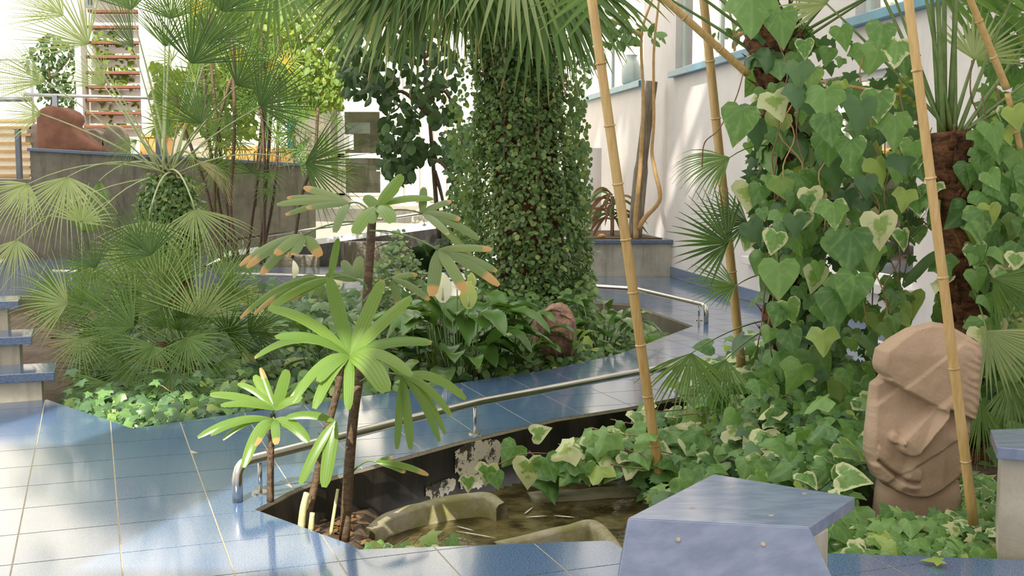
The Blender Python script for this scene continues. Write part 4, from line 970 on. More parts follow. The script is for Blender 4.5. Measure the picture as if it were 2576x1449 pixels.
def fore_rhapis():
    Y = 5.35
    lady_palm('lady_palm', 'tall lady palm with glossy bright leaf fans and fibrous dark stem in the pond corner', V(at(868, 1360, Y).x, Y, -.2), Y,
        [([(866, 1362, 5.3), (878, 1180, 5.35), (890, 1040, 5.35), (910, 900, 5.4), (925, 720, 5.4), (938, 520, 5.45)], .024, 'stem_dark')],
        [((905, 925), (880, 893), 5.15, 'rhapis', [(828, 700, 42, .05, .1), (962, 704, 42, .04, .1), (1035, 747, 40, .06, .0), (674, 775, 34, .22, -.1), (692, 848, 32, .22, -.15), (1086, 862, 34, .16, -.1), (972, 986, 62, .30, -.25), (876, 1030, 30, .10, -.25), (790, 1028, 34, .28, -.25), (736, 1013, 30, .34, -.25), (1036, 945, 34, .28, -.2), (640, 900, 26, .35, .1), (800, 960, 34, .2, -.2)]),
         ((905, 960), (1012, 945), 5.2, 'rhapis', [(998, 1130, 22, .10, -.1), (1033, 1130, 26, .16, -.1), (1106, 1110, 22, .26, -.1), (1120, 1092, 20, .34, 0), (1135, 1046, 24, .28, -.05), (1172, 1004, 30, .30, .05), (1050, 905, 30, .2, .2), (960, 905, 24, .2, .1)]),
         ((935, 560), (948, 518), 5.4, 'rhapis', [(1012, 440, 40, .02, .0), (918, 492, 34, .02, .05), (892, 588, 42, .18, -.2), (987, 560, 42, .22, -.2), (935, 562, 26, .12, -.15), (1090, 500, 26, .14, .1), (1000, 470, 30, .02, .15)]),
         ((935, 540), (878, 512), 5.4, 'rhapis_grey', [(764, 470, 28, .05, .1, 1.02), (722, 497, 24, .08, .05, 1.02), (696, 514, 26, .10, .0, 1.02), (718, 540, 22, .12, -.1, 1.02), (770, 523, 22, .05, -.1, 1.02), (842, 585, 26, .2, -.2, 1.02)]),
         ((935, 545), (1062, 537), 5.45, 'rhapis_grey', [(1135, 505, 24, .1, .1, 1.0), (1158, 552, 26, .12, -.05, 1.0), (1206, 602, 28, .14, -.1, 1.0), (1180, 640, 24, .12, -.1, 1.0), (1128, 590, 22, .1, -.2, 1.0), (1066, 470, 24, .05, .1, 1.0)]),
         ((930, 580), (1102, 628), 5.3, 'rhapis_grey', [(1238, 627, 26, .08, 0, 1.12), (1250, 682, 28, .10, -.05, 1.1), (1256, 718, 30, .12, -.1, 1.1), (1086, 745, 38, .06, -.15, 1.1), (1170, 735, 34, .12, -.15, 1.1)]),
         ((932, 560), (764, 590), 5.3, 'rhapis_grey', [(620, 672, 30, .14, 0, 1.12), (656, 690, 34, .16, -.05, 1.12), (602, 668, 26, .16, .05, 1.12), (738, 642, 30, .05, -.1, 1.13), (806, 645, 34, .10, -.05, 1.2), (692, 640, 34, .12, -.1, 1.12), (722, 648, 30, .16, .1, 1.14)]),
         ((925, 720), (830, 700), 5.4, 'rhapis', [(720, 755, 34, .12, -.1, 1.12), (604, 800, 22, .26, .0, 1.22), (638, 790, 22, .2, .05, 1.22), (676, 778, 30, .14, -.15, 1.1), (850, 600, 22, .03, .1)]),
         ((925, 730), (893, 706), 5.5, 'rhapis_grey', [(862, 655, 30, .03, .1), (905, 645, 32, .02, .1), (945, 655, 28, .05, .1), (820, 690, 26, .1, 0)]),
         ((915, 760), (985, 700), 5.5, 'rhapis_grey', [(1010, 790, 24, .12, -.1, 1.25), (1080, 755, 22, .14, -.1, 1.22), (1050, 690, 20, .1, .1, 1.2)]),
         ((885, 1190), (948, 1162), 5.25, 'rhapis', [(1078, 1195, 20, .12, .0, 1.1), (1020, 1188, 22, .16, .0, 1.2), (990, 1150, 16, .1, .1, 1.2)])])
    lady_palm('lady_palm', 'short lady palm with broad sunlit leaflets in front of the rail end', V(at(680, 1255, 5.3).x, 5.3, -.15), 5.3,
        [([(680, 1262, 5.3), (681, 1150, 5.3), (686, 1040, 5.32)], .016, 'stem_dark')],
        [((686, 1045), (692, 1030), 5.25, 'rhapis', [(528, 992, 26, .14, -.05), (598, 965, 20, .2, .05), (640, 944, 30, .04, .1), (722, 930, 36, .03, .0), (758, 1005, 32, .2, -.1), (555, 1020, 22, .15, -.1), (800, 930, 22, .05, .1), (655, 925, 18, .02, .1, 1.3)]),
         ((684, 1075), (690, 1056), 5.2, 'rhapis', [(497, 1100, 24, .22, -.1), (560, 1106, 20, .3, -.1), (612, 1176, 34, .42, -.2), (776, 1112, 34, .3, -.1), (640, 1122, 30, .3, -.15, 1.2), (695, 1118, 26, .2, -.2, 1.2), (530, 1095, 18, .2, -.15)])])
    lady_palm('lady_palm', 'leaning lady palm stem with cut pale canes and two hanging broad leaflets', V(at(775, 1340, 5.3).x, 5.3, -.2), 5.3,
        [([(763, 1335, 5.25), (790, 1230, 5.3), (815, 1110, 5.3), (848, 985, 5.3), (862, 900, 5.3)], .018, 'stem_dark'), ([(758, 1330, 5.2), (763, 1280, 5.2), (772, 1240, 5.2)], .017, 'stem_pale'), ([(782, 1335, 5.15), (786, 1290, 5.15)], .013, 'stem_pale'), ([(832, 1345, 5.2), (842, 1280, 5.2), (850, 1230, 5.22)], .008, 'stem_pale')],
        [((830, 1085), (842, 1060), 5.15, 'rhapis', [(815, 1226, 40, .10, -.1), (755, 1218, 30, .16, -.1), (720, 1050, 26, .2, .0)])])
fore_rhapis()

# ---- central trunk clad with creeping fig, hanging palm crown above
def central_palm():
    Y = 12.2; k = Y / F; a = at(1345, 735, Y); base = V(a.x, Y, -.2); top = at(1290, -260, Y)
    t = thing('ivy_clad_palm', 'thick palm trunk wrapped in small-leaved creeper under a hanging fan crown', 'palm', base)
    ax = [base, at(1330, 560, Y), at(1310, 300, Y), at(1295, 60, Y), top]
    MB().tube(curve(ax, 6), .36, 16).build('trunk', 'bark', t, True)
    rf = lambda s, an: (.36 + .16 * math.sin(min(1, s * 2.2) * math.pi * .9) + .08 * fn(an * 2, s * 9)) * (1 + .18 * fn(an * 3 + 5, s * 14))
    it = on_trunk(ax, rf, 14500, .052, hang=.45, out=.6, jit=.55)
    # loose hanging strands at the outline
    for q in range(46):
        x = random.choice((U(1140, 1215), U(1430, 1475))); y0 = U(120, 560); yy = Y + U(-.3, .3)
        for s in range(26): it.append((at(x + U(-14, 14), y0 + s * 7, yy + U(-.06, .06)), V(U(-.5, .5), U(-.5, .2), -.6), V(U(-.5, .5), -1, .5), .06 * U(.6, 1.2), None))
    leaves(t, it, ROUND, ROUND, 'fig_leaf', 290, 'creeper_leaf')
    for q in range(7):
        an = U(-math.pi, 0); p = [V(c.x + .44 * math.cos(an + .1 * i), c.y + .5 * math.sin(an + .1 * i), c.z) for i, c in enumerate(curve(ax, 2)[:8])]
        MB().tube(p, .005, 5).build('creeper_stem', 'twig', t, True)
    cr = at(1290, -230, Y)
    for q in range(30):
        u = q / 29 + U(-.02, .02); x = 985 + 400 * u; y = U(-190, -70) - 40 * math.sin(math.pi * u)
        frond(t, cr, at(x, y, Y + U(-1.3, .2)), U(270, 345) * k, 205 + 112 * u + U(-15, 15), U(75, 120), 18, U(0, 25), U(-35, 35), U(.25, .5), random.choice(['fan', 'fan', 'fan_pale', 'fan', 'fan_dark']), 'petiole', arch=.15, pr=.013, fused=.36, brown=.97, wmul=1.5, K=7)
    frond(t, cr, at(690, -90, Y + .3), 270 * k, 262, 120, 20, 10, 10, .3, 'fan', 'petiole', arch=.15, pr=.013)
    for q in range(5):
        frond(t, cr, at(U(900, 1250), U(-330, -150), Y + U(-1.5, 1.0)), 280 * k, U(60, 180), 180, 24, U(-20, 20), U(-40, 40), .1, 'fan', 'petiole', arch=.2, pr=.013)
central_palm()

# ---- weeping fig tree, background foliage
def tree(name, label, Y, stems, polys, n, size, mat, temps, nind=250, depth=.8, group=None, hang=.6, bark='stem_dark', r=.03):
    b = at(*stems[0][0], Y); t = thing(name, label, 'tree', V(b.x, Y, 0 if b.z < .5 else b.z), group)
    for s in stems: MB().tube(curve([at(x, y, Y) for x, y in s], 6), [r * (1.2 - .7 * i / (6 * (len(s) - 1))) for i in range(6 * (len(s) - 1) + 1)], 7).build('branch', bark, t, True)
    it = []
    for poly, w in polys:
        for (x, y) in poly_sample(poly, int(n * w)): it.append((at(x, y, Y + U(-depth, depth)), V(U(-.7, .7), U(-.6, .3), -hang + U(-.3, .5)), V(U(-.6, .6), -.8, .6) + rv(.3), size * U(.6, 1.3), None))
    leaves(t, it, temps, temps, mat, nind, 'leaf'); return t
tree('weeping_fig', 'weeping fig with hanging dark oval leaves in front of the glazed door', 16.0, [((1105, 600), (1092, 440), (1080, 290), (1065, 120), (1040, -40)), ((1092, 430), (1108, 480), (1125, 560)), ((1080, 290), (1010, 230), (960, 260)), ((1065, 120), (960, 60), (880, 90)), ((1075, 250), (1120, 230), (1150, 300))],
     [([(930, 90), (1060, 60), (1150, 120), (1160, 300), (1110, 310), (1060, 280), (1040, 400), (960, 420), (940, 330), (980, 270), (900, 230)], .62), ([(960, 380), (1030, 380), (1050, 430), (1000, 470), (965, 440)], .07), ([(860, 40), (960, 60), (960, 220), (880, 250), (850, 150)], .22), ([(1020, 350), (1140, 340), (1150, 400), (1060, 400)], .07)], 820, .165, 'ficus', OVAL)
tree('leafy_tree', 'sunlit yellow green small-leaved tree behind the dark palm stems', 19.5, [((640, 520), (660, 300), (690, 80), (700, -60)), ((670, 250), (760, 120), (820, 40)), ((680, 160), (600, 60), (560, -40))],
     [([(470, -30), (930, -30), (900, 110), (880, 230), (800, 262), (700, 240), (600, 260), (480, 200)], .72), ([(380, 150), (640, 230), (640, 340), (390, 330)], .18), ([(700, 200), (880, 180), (860, 262), (740, 290)], .10)], 6600, .125, 'back_leaf', OVAL, 280, 1.2)
tree('leafy_tree', 'dark green small-leaved tree in front of the cream wall beside the white staircase', 25.6, [((135, 300), (125, 190), (115, 90)), ((125, 200), (170, 150), (190, 100))], [([(70, 120), (120, 80), (190, 110), (200, 260), (120, 290), (90, 210), (60, 160)], 1.0)], 520, .13, 'ficus', OVAL, 200, .3)
tree('leafy_shrub', 'loose green shrub beside the terrace railing under the white staircase', 25.2, [((300, 330), (290, 230), (285, 90))], [([(230, 60), (340, 90), (350, 300), (250, 320), (240, 200)], 1.0)], 420, .15, 'back_leaf', OVAL, 200, .3)
tree('flowering_shrub', 'sparse leafy shrub with twigs beside the creeper-clad trunk', 15.2, [((1130, 620), (1150, 480), (1165, 330)), ((1150, 480), (1120, 420), (1090, 400))], [([(1110, 330), (1200, 300), (1200, 620), (1120, 600), (1130, 470)], 1.0)], 900, .085, 'ivy_dark', OVAL, 200, .5)
tree('rubber_vine', 'climbing rubber plant with glossy oval leaves before the upper window', 17.2, [((1600, 600), (1600, 540), (1612, 400), (1618, 250), (1614, 90), (1640, 0)), ((1605, 575), (1625, 545), (1660, 500), (1648, 430), (1640, 380), (1645, 300), (1645, 130), (1660, -20)), ((1614, 90), (1560, 60), (1500, 40))],
     [([(1520, 10), (1600, 30), (1610, 110), (1560, 130), (1500, 100)], .55), ([(1620, 60), (1670, 50), (1660, 110), (1625, 90)], .12), ([(1460, 20), (1530, 0), (1500, 190), (1465, 240)], .33)], 85, .17, 'spath', OVAL, 250, .3, bark='vine_stem', r=.034)
a, b = at(1596, 606, 17.9), at(1640, 205, 17.9)
tag(MB().tube(curve([a, a.lerp(b, .5) + V(-.02, 0, 0), b], 8), [.11] * 8 + [.09] * 9, 10).build('dead_trunk', 'bark_grey', None, True), 'grey dead tree trunk leaning on the white wall in the planter', 'trunk')
def dry_dracaena():
    Y = 18.3; c = at(1540, 590, Y); t = thing('dracaena', 'drooping dracaena with brown dry strap leaves in the concrete planter', 'plant', V(c.x, Y, .56))
    MB().tube([(c.x, Y, .5), (c.x, Y, 1.2)], .03, 8).build('stem', 'bark_grey', t, True)
    for q in range(34):
        a = U(0, 2 * math.pi); h = V(c.x, Y, U(.8, 1.25)); L = U(.35, .6); mb = MB(); e = h + V(math.cos(a) * L, math.sin(a) * L * .6, U(-.55, .0)); strap(mb, h, e, .05, .28, n=7, blunt=.15); mb.build('leaf', random.choice(['dry_leaf', 'dry_leaf', 'spath', 'fan_dark']), t, True)
dry_dracaena()
p = at(1456, 606, 17.8); boulder('yellow_flower', 'bright yellow bloom on the rim of the concrete planter', (p.x, p.y, .66), (.055, .055, .07), 'yellow', 5, 'flower')
p = at(1514, 608, 17.8); boulder('orange_flower', 'small orange bloom on the soil of the concrete planter', (p.x, p.y, .60), (.06, .05, .035), 'wood_orange', 8, 'flower')

# ---- ivy on the right
def ivy_trunk(name, label, axis, r, n, size, mats, region=None, fr=(), pal='bark', cat='palm'):
    t = thing(name, label, cat, V(axis[0].x, axis[0].y, axis[0].z)); c = curve(axis, 6)
    c2 = curve(c, 3); tm = MB().tube(c2, r, 22)
    for i, v in enumerate(tm.v):
        a_ = c2[i // 22]; d = V(*v) - a_; k = 1 + .22 * fn(v[0] * 16, v[1] * 16, v[2] * 7) + .14 * fn(v[0] * 40, v[1] * 40, v[2] * 30) + .10 * math.sin(v[2] * 42 + 3 * math.atan2(d.y, d.x)); tm.v[i] = tuple(a_ + d * k)
    tm.build('trunk', pal, t, True)
    for q in range(110):     # old leaf bases and fibres
        i = random.randrange(1, len(c) - 1); a = U(-math.pi, 0); o = V(math.cos(a), math.sin(a), 0); p = c[i] + o * r * .9
        MB().tube([p, p + o * .05 + V(0, 0, .05), p + o * U(.05, .10) + V(U(-.06, .06), 0, U(.06, .16))], [U(.01, .035), U(.008, .02), .003], 6, flat=.4).build('leaf_base', pal, t, True)
    return t
def right_ivy():
    Y = 7.2
    ax1 = [V(at(1990, 1000, Y).x, Y, -.15), at(1985, 800, Y), at(2020, 520, Y), at(1985, 300, Y), at(1945, 120, Y), at(1930, 40, Y)]
    t1 = ivy_trunk('ivy_clad_palm', 'shaggy brown palm trunk hung with large variegated ivy leaves', ax1, .15, 0, .1, None)
    it = on_trunk(ax1[:4], lambda s, a: .17 + .05 * random.random(), 120, .135, hang=.8, out=.42, jit=.3, mats=['ivy_green', 'ivy_var', 'ivy_green', 'ivy_dark']) + on_trunk(ax1[3:], lambda s, a: .17 + .05 * random.random(), 26, .135, hang=.8, out=.42, jit=.3, mats=['ivy_green', 'ivy_var', 'ivy_green', 'ivy_dark'])
    leaves(t1, it, IVY, IVYL, 'ivy_green', 290, 'ivy_leaf')
    cr = at(1945, 150, Y)
    for (x, y) in ((1600, -120), (1640, -160), (1680, -120), (1720, -220), (1820, -260), (2230, -160), (2330, -80), (2380, -120), (2120, -260), (1960, -300), (2180, -240), (1560, -70), (1660, -200)):
        frond(t1, cr + rv(.04), at(x, y, Y + U(-.5, .5)), .75, math.degrees(math.atan2(150 - y, x - 1945)), 170, 22, 0, U(-40, 40), .12, 'fan', 'petiole', arch=.04, pr=.011)
    for (x, y, R, ang, spr, pi, ro, gr, m, org) in ((1832, 612, 165, 155, 175, 5, 20, .10, 'fan_dark', (1980, 520)), (1836, 396, 170, 200, 110, 5, 50, .75, 'fan', (1970, 380)), (1740, 888, 190, 262, 130, 15, 15, .45, 'fan', (1980, 800)), (1826, 905, 170, 258, 120, 10, 35, .25, 'fan', (1980, 820)), (1880, 560, 150, 170, 150, 0, 50, .2, 'fan_dark', (1980, 540)), (1850, 720, 140, 175, 150, 0, 60, .2, 'fan', (1985, 700)), (2010, 1045, 140, 215, 70, 10, 30, .2, 'fan', (2060, 1000)), (2250, 640, 150, 60, 40, 0, 30, .1, 'fan_dark', (2150, 800))):
        frond(t1, at(*org, Y), at(x, y, Y - .35 + U(-.1, .1)), R * (Y - .3) / F, ang, spr, 22, pi, ro, gr, m, 'petiole', arch=.10, pr=.006, fused=.34, brown=.95)
    # curtain of ivy between the two trunks
    t2 = thing('climbing_ivy', 'curtain of variegated climbing ivy hanging between the two shaggy palm trunks', 'ivy', V(at(2150, 1000, 6.9).x, 6.9, 0))
    it = []; R1_ = [(1880, 250), (2080, 60), (2300, 150), (2330, 480), (2300, 760), (2250, 1000), (2180, 1100), (1950, 1100), (1880, 1000), (1960, 760), (1880, 600)]
    for (x, y) in poly_sample(R1_, 470):
        if 2080 < x < 2330 and 380 < y < 830 and random.random() < .35: continue
        dens = 1.0 if y > 320 else .55
        if x > 2050 and y < 340 and random.random() < .78: continue
        if x < 2050 and y < 420 and random.random() < .55: continue
        if random.random() < .12: continue
        if 1880 < x < 1990 and 860 < y < 900: continue
        Yl = 6.75 + U(-.35, .45); it.append((at(x, y - 20, Yl), V(U(-.45, .45), U(-.75, -.1), -.85), V(U(-.5, .5), -.9, .65), .120 * random.choice((U(.5, .9), U(.8, 1.2), U(1.1, 1.6))), random.choice(['ivy_var', 'ivy_var', 'ivy_green', 'ivy_green', 'ivy_green', 'ivy_dark'])))
    it = it[:270]
    for (x, y, sz, m) in ((1893, -15, 118, 'ivy_green'), (1960, 30, 88, 'ivy_green'), (1866, 272, 92, 'ivy_green'), (2075, 222, 92, 'ivy_green'), (2080, 290, 80, 'ivy_green'), (2150, 692, 92, 'ivy_var'), (2095, 508, 74, 'ivy_var'), (2140, 580, 112, 'ivy_green'), (2010, 158, 66, 'ivy_dark'), (2006, 215, 66, 'ivy_dark'), (2250, 290, 88, 'ivy_green'), (2165, 250, 82, 'ivy_dark'), (2260, 100, 76, 'ivy_var'), (2210, 540, 86, 'ivy_var'), (1960, 660, 96, 'ivy_green'), (2105, 735, 100, 'ivy_green'), (2210, 230, 80, 'ivy_var'), (2140, 350, 74, 'ivy_var'), (2220, 60, 72, 'ivy_green'), (2045, 170, 60, 'ivy_green'), (2070, 830, 70, 'ivy_green')):
        it.append((at(x, y, 6.3 + U(-.1, .1)), V(U(-.25, .25), -.35, -1), V(U(-.3, .3), -1, .5), sz * 6.3 / F, m))
    leaves(t2, it, IVY, IVYL, 'ivy_green', 295, 'ivy_leaf')
    MB().tube(curve([at(1872, 175, 6.7), at(1850, 250, 6.6), at(1808, 325, 6.6), at(1772, 360, 6.65), at(1766, 420, 6.7)], 6), .004, 5).build('vine_stem', 'twig', t2, True)
    b_ = MB(); strap(b_, at(2272, 722, 6.6), at(2358, 630, 6.4), .07, .02, n=8, blunt=.2); b_.build('dark_strap_leaf', 'fan_dark', t2, True)
    it = []
    for (x, y) in [q for q in poly_sample(R1_, 800) if (q[1] > 430 or random.random() < .25) and not (2060 < q[0] < 2330 and 380 < q[1] < 860 and random.random() < .55)]: it.append((at(x, y, 7.1 + U(-.1, .6)), V(U(-.6, .6), U(-.6, .1), -.8), V(U(-.5, .5), -.9, .5), .085 * U(.5, 1.3), None))
    leaves(t2, it, STAR, STARL, 'ivy_dark', 0, 'small_ivy_leaf')
    for q in range(22):
        x = U(1900, 2280); y0 = U(80, 600); Yv = 6.9 + U(-.3, .3); pts = [at(x + random.gauss(0, 14), y0 + 75 * s, Yv) for s in range(6)]; MB().tube(curve(pts, 4), .0045, 5).build('vine_stem', random.choice(['twig', 'vine_stem']), t2, True)
    # second palm, right
    Y = 6.6; ax2 = [V(at(2440, 1000, Y).x, Y, -.1), at(2430, 850, Y), at(2410, 600, Y), at(2390, 330, Y)]
    t3 = ivy_trunk('fan_palm', 'slim red-brown palm trunk with upright green leaf stalks behind the stone head', ax2, .11, 0, .1, None)
    cr = at(2385, 360, Y)
    for (x, y, R, ang, gr, m) in ((2330, -200, .7, 100, .05, 'fan'), (2350, -260, .7, 95, .05, 'fan'), (2375, -300, .7, 92, .05, 'fan'), (2400, -220, .7, 85, .05, 'fan'), (2420, -260, .7, 85, .05, 'fan'), (2300, -150, .7, 105, .05, 'fan'), (2150, -160, .6, 125, .1, 'fan_pale'), (2080, 10, .42, 140, .1, 'fan_pale'), (2620, 60, .6, 40, .1, 'fan_pale'), (2660, 150, .6, 30, .1, 'fan_pale'), (2640, 220, .6, 25, .1, 'fan'), (2230, -60, .5, 115, .08, 'fan'), (2450, 150, .34, 62, .05, 'fan_pale'), (2560, -40, .6, 50, .1, 'fan_pale')):
        frond(t3, cr + rv(.03), at(x, y, Y + U(-.3, .3)), R, ang, 160, 20, 0, U(-30, 30), gr, m, 'petiole', arch=.03, pr=.012)
    for (x, y, R, ang, spr, pi, ro, gr, m, org) in ((2482, 832, 190, 305, 120, 15, 15, .2, 'fan_pale', (2430, 700)), (2468, 1010, 175, 270, 70, 10, 10, .15, 'fan', (2440, 830)), (2540, 960, 160, 285, 120, 15, 20, .3, 'fan', (2440, 800)), (2500, 700, 160, 330, 120, 0, 20, .3, 'fan', (2420, 600))):
        frond(t3, at(*org, Y), at(x, y, Y - .55), R * (Y - .5) / F, ang, spr, 22, pi, ro, gr, m, 'petiole', arch=.08, pr=.006, fused=.4, brown=.95)
    it = on_trunk(ax2, lambda s, a: .14 + .08 * random.random(), 46, .12, hang=.8, out=.42, jit=.3, mats=['ivy_green', 'ivy_var'])
    leaves(t3, it, IVY, IVYL, 'ivy_green', 290, 'ivy_leaf')
    t4 = thing('climbing_ivy', 'cream edged ivy climbing right of the slim palm trunk above the grey box', 'ivy', V(at(2530, 1000, 6.6).x, 6.6, 0))
    it = []; PR_ = [(2440, 330), (2600, 200), (2620, 1080), (2480, 1060), (2440, 800), (2455, 560)]
    for (x, y) in poly_sample(PR_, 330): it.append((at(x, y, 6.5 + U(-.4, .4)), V(U(-.45, .45), U(-.75, -.1), -.85), V(U(-.5, .5), -.9, .65), .125 * U(.5, 1.35), random.choice(['ivy_var', 'ivy_var', 'ivy_green', 'ivy_green'])))
    leaves(t4, it, IVY, IVYL, 'ivy_green', 290, 'ivy_leaf')
    it = []
    for (x, y) in poly_sample(PR_ + [(2400, 1000)], 420) + poly_sample([(2440, -20), (2600, -20), (2600, 350), (2500, 350)], 160): it.append((at(x, y, 7.1 + U(-.1, .5)), V(U(-.6, .6), U(-.6, .1), -.8), V(U(-.5, .5), -.9, .5), .10 * U(.5, 1.3), None))
    leaves(t4, it, STAR, STARL, 'ivy_green', 0, 'small_ivy_leaf')
    for q in range(8):
        x = U(2460, 2570); y0 = U(150, 500); Yv = 6.7 + U(-.3, .3); MB().tube(curve([at(x + random.gauss(0, 12), y0 + 85 * s, Yv) for s in range(6)], 4), .0045, 5).build('vine_stem', 'twig', t4, True)
right_ivy()
def ground_ivy():
    def carpet(name, label, poly, n, sz, zf, mats, temps, low, nind=290, hmax=.22, grp=None):
        b = poly[0]; t = thing(name, label, 'ivy', V(b[0], b[1], 0), grp); it = []
        for (x, y) in poly_sample(poly, n):
            if 1.66 < x < 2.2 and 5.29 < y < 5.75: continue      # clear of the stone head
            z = max(zf(x, y), -.36) + abs(random.gauss(0, hmax * .5)) + .02
            it.append((V(x, y, z), V(U(-.8, .8), U(-1.0, .0), U(-.5, .1)), V(U(-.45, .45), -.55, .85) + rv(.15), sz * U(.5, 1.35), random.choice(mats)))
        leaves(t, it, temps, low, mats[0], nind, 'ivy_leaf')
        for q in range(14):
            p = random.choice(it)[0]; a = U(0, 6.28); MB().tube(curve([p + V(math.cos(a) * .12 * s, math.sin(a) * .12 * s, -.03 + .02 * random.random()) for s in range(4)], 3), .004, 5).build('runner', 'twig', t, True)
        return t
    carpet('ground_ivy', 'thick bed of variegated ivy spreading behind the blue bench to the pond', [(.85, 5.5), (1.1, 5.0), (1.35, 4.95), (1.9, 5.6), (2.2, 7.0), (2.0, 8.6), (1.2, 8.0), (.78, 7.4)], 600, .145, lambda x, y: zright(x, y) + .06 + .16 * max(0, min(1, (y - 5.2) / 2)), ['ivy_green', 'ivy_var', 'ivy_green', 'ivy_var'], IVY, IVYL)
    carpet('ground_ivy', 'small star-leaved dark ivy filling the gaps behind the blue bench', [(.8, 5.6), (1.2, 5.0), (2.2, 5.6), (2.3, 8.4), (1.3, 8.1), (.7, 7.3)], 1500, .075, lambda x, y: zright(x, y) + .02 + .12 * max(0, min(1, (y - 5.2) / 2)), ['ivy_dark', 'ivy_green'], STAR, STARL, 120)
    carpet('ground_ivy', 'low ivy with star and heart leaves round the foot of the stone head', [(1.38, 4.76), (2.2, 4.70), (2.4, 5.2), (2.5, 6.0), (2.25, 6.0), (2.1, 5.3), (1.5, 5.2)], 820, .085, lambda x, y: zright(x, y) + .04, ['ivy_green', 'ivy_green', 'ivy_var'], STAR + IVY[:2], STARL, 290, .07)
    carpet('ground_ivy', 'spray of cream edged ivy leaves leaning out over the pond water', [(.15, 6.55), (.55, 6.45), (.95, 6.6), (.95, 7.3), (.5, 7.2)], 130, .13, lambda x, y: -.26 + .10 * (x > .3) , ['ivy_var', 'ivy_green', 'ivy_var', 'ivy_green'], IVY, IVYL, 290, .20)
    carpet('ground_ivy', 'small patch of light green ivy at the pond edge beside the palm stems', [(-.66, 4.86), (-.22, 4.86), (-.25, 5.2), (-.6, 5.25)], 95, .075, lambda x, y: -.2, ['ivy_green', 'ivy_var'], STAR + IVY[:1], STARL, 290, .10)
    # a few big cream leaves on the pond wall
    t = thing('ivy_sprig', 'ivy sprig with heart-shaped cream edged leaves against the black pond wall', 'ivy', V(at(1230, 1190, 6.6).x, 6.6, -.3))
    it = [(at(x, y, Yl), V(dx, -.3, dz), V(U(-.2, .2), -1, .3), s * Yl / F, 'ivy_var') for (x, y, Yl, dx, dz, s) in ((1228, 1170, 6.5, -.1, -1, 55), (1245, 1190, 6.45, .2, -.8, 45), (1178, 1200, 6.45, 0, -1, 42), (1300, 1120, 6.6, -.5, -.7, 68), (1330, 1155, 6.5, .05, -1, 78), (1372, 1150, 6.5, .4, -.9, 70), (1425, 1135, 6.6, .3, -.8, 62), (1340, 1095, 6.7, .5, .3, 50), (1470, 1170, 6.5, .2, -.8, 56))]
    leaves(t, it, IVY, IVYL, 'ivy_var', 290, 'ivy_leaf')
    MB().tube(curve([at(1180, 1200, 6.5), at(1250, 1170, 6.55), at(1330, 1140, 6.55), at(1450, 1150, 6.6)], 5), .004, 5).build('runner', 'twig', t, True)
    # central bed
    carpet('ground_ivy', 'dark ivy carpet with dry leaves beside the blue steps and low palm', [(-3.2, 8.0), (-2.4, 7.2), (-1.8, 7.65), (-2.0, 8.8), (-3.6, 9.6)], 1500, .075, zbed, ['ivy_green', 'ivy_dark'], STAR, STARL, 280, .22)
    carpet('ground_ivy', 'tall dark ivy filling the bed behind the dwarf fan palm', [(-3.7, 9.6), (-2.0, 8.9), (-1.3, 10.2), (-1.6, 13.4), (-4.6, 13.6)], 2600, .11, lambda x, y: zbed(x, y) + .05, ['ivy_dark', 'ivy_dark', 'fig_leaf'], STAR, STARL, 200, .42)
    carpet('ground_ivy', 'small-leaved ground ivy under the peace lilies in the central bed', [(-1.9, 7.55), (-.83, 8.4), (.3, 9.35), (.9, 10.2), (1.5, 11.6), (1.2, 12.8), (.2, 12.5), (-1.5, 10), (-2.2, 8.6)], 2600, .085, zbed, ['ivy_green', 'ivy_dark', 'fig_leaf'], ROUND + STAR, ROUND, 280, .20)
    carpet('ground_ivy', 'creeper mound spilling from the foot of the wrapped palm trunk', [(-.5, 11.4), (.8, 11.2), (.9, 12.4), (-.3, 12.6)], 1700, .07, lambda x, y: zbed(x, y) + .22 + .25 * max(0, (y - 11.3)), ['fig_leaf', 'ivy_green'], ROUND, ROUND, 200, .25)
    p = at(1000, 720, 10.8); carpet('climbing_creeper', 'creeper-covered stump rising between the lady palm and the peace lilies', [(p.x - .3, 10.6), (p.x + .28, 10.6), (p.x + .25, 11.0), (p.x - .25, 11.0)], 1100, .055, lambda x, y: U(-.1, 1.05) * (1 - .5 * abs(x - p.x) / .3), ['fig_leaf', 'fig_leaf'], ROUND, ROUND, 200, .06)
ground_ivy()
def litter(label, poly, n, zf, sz):
    it = [(frame(V(x, y, zf(x, y) + .02 + U(0, .03)), V(U(-1, 1), U(-1, 1), U(-.1, .1)), V(U(-.4, .4), U(-.4, .2), 1), sz * U(.6, 1.3)), random.randrange(9)) for (x, y) in poly_sample(poly, n)]
    o = joined('leaf_litter', it, OVAL + STARL, 'dry_leaf', None); stuff(o); tag(o, label, 'leaf litter')
litter('brown dry leaf litter on the soil of the central bed', [(-1.2 + (x + 1.2) * .92, 11 + (y - 11) * .92) for x, y in MBED], 900, zbed, .09)
litter('dry brown leaf scraps on the soil in the pond corner', [(-1.15, 5.4), (-1.0, 5.75), (-.7, 5.9), (-.7, 5.2)], 60, zleft, .06)
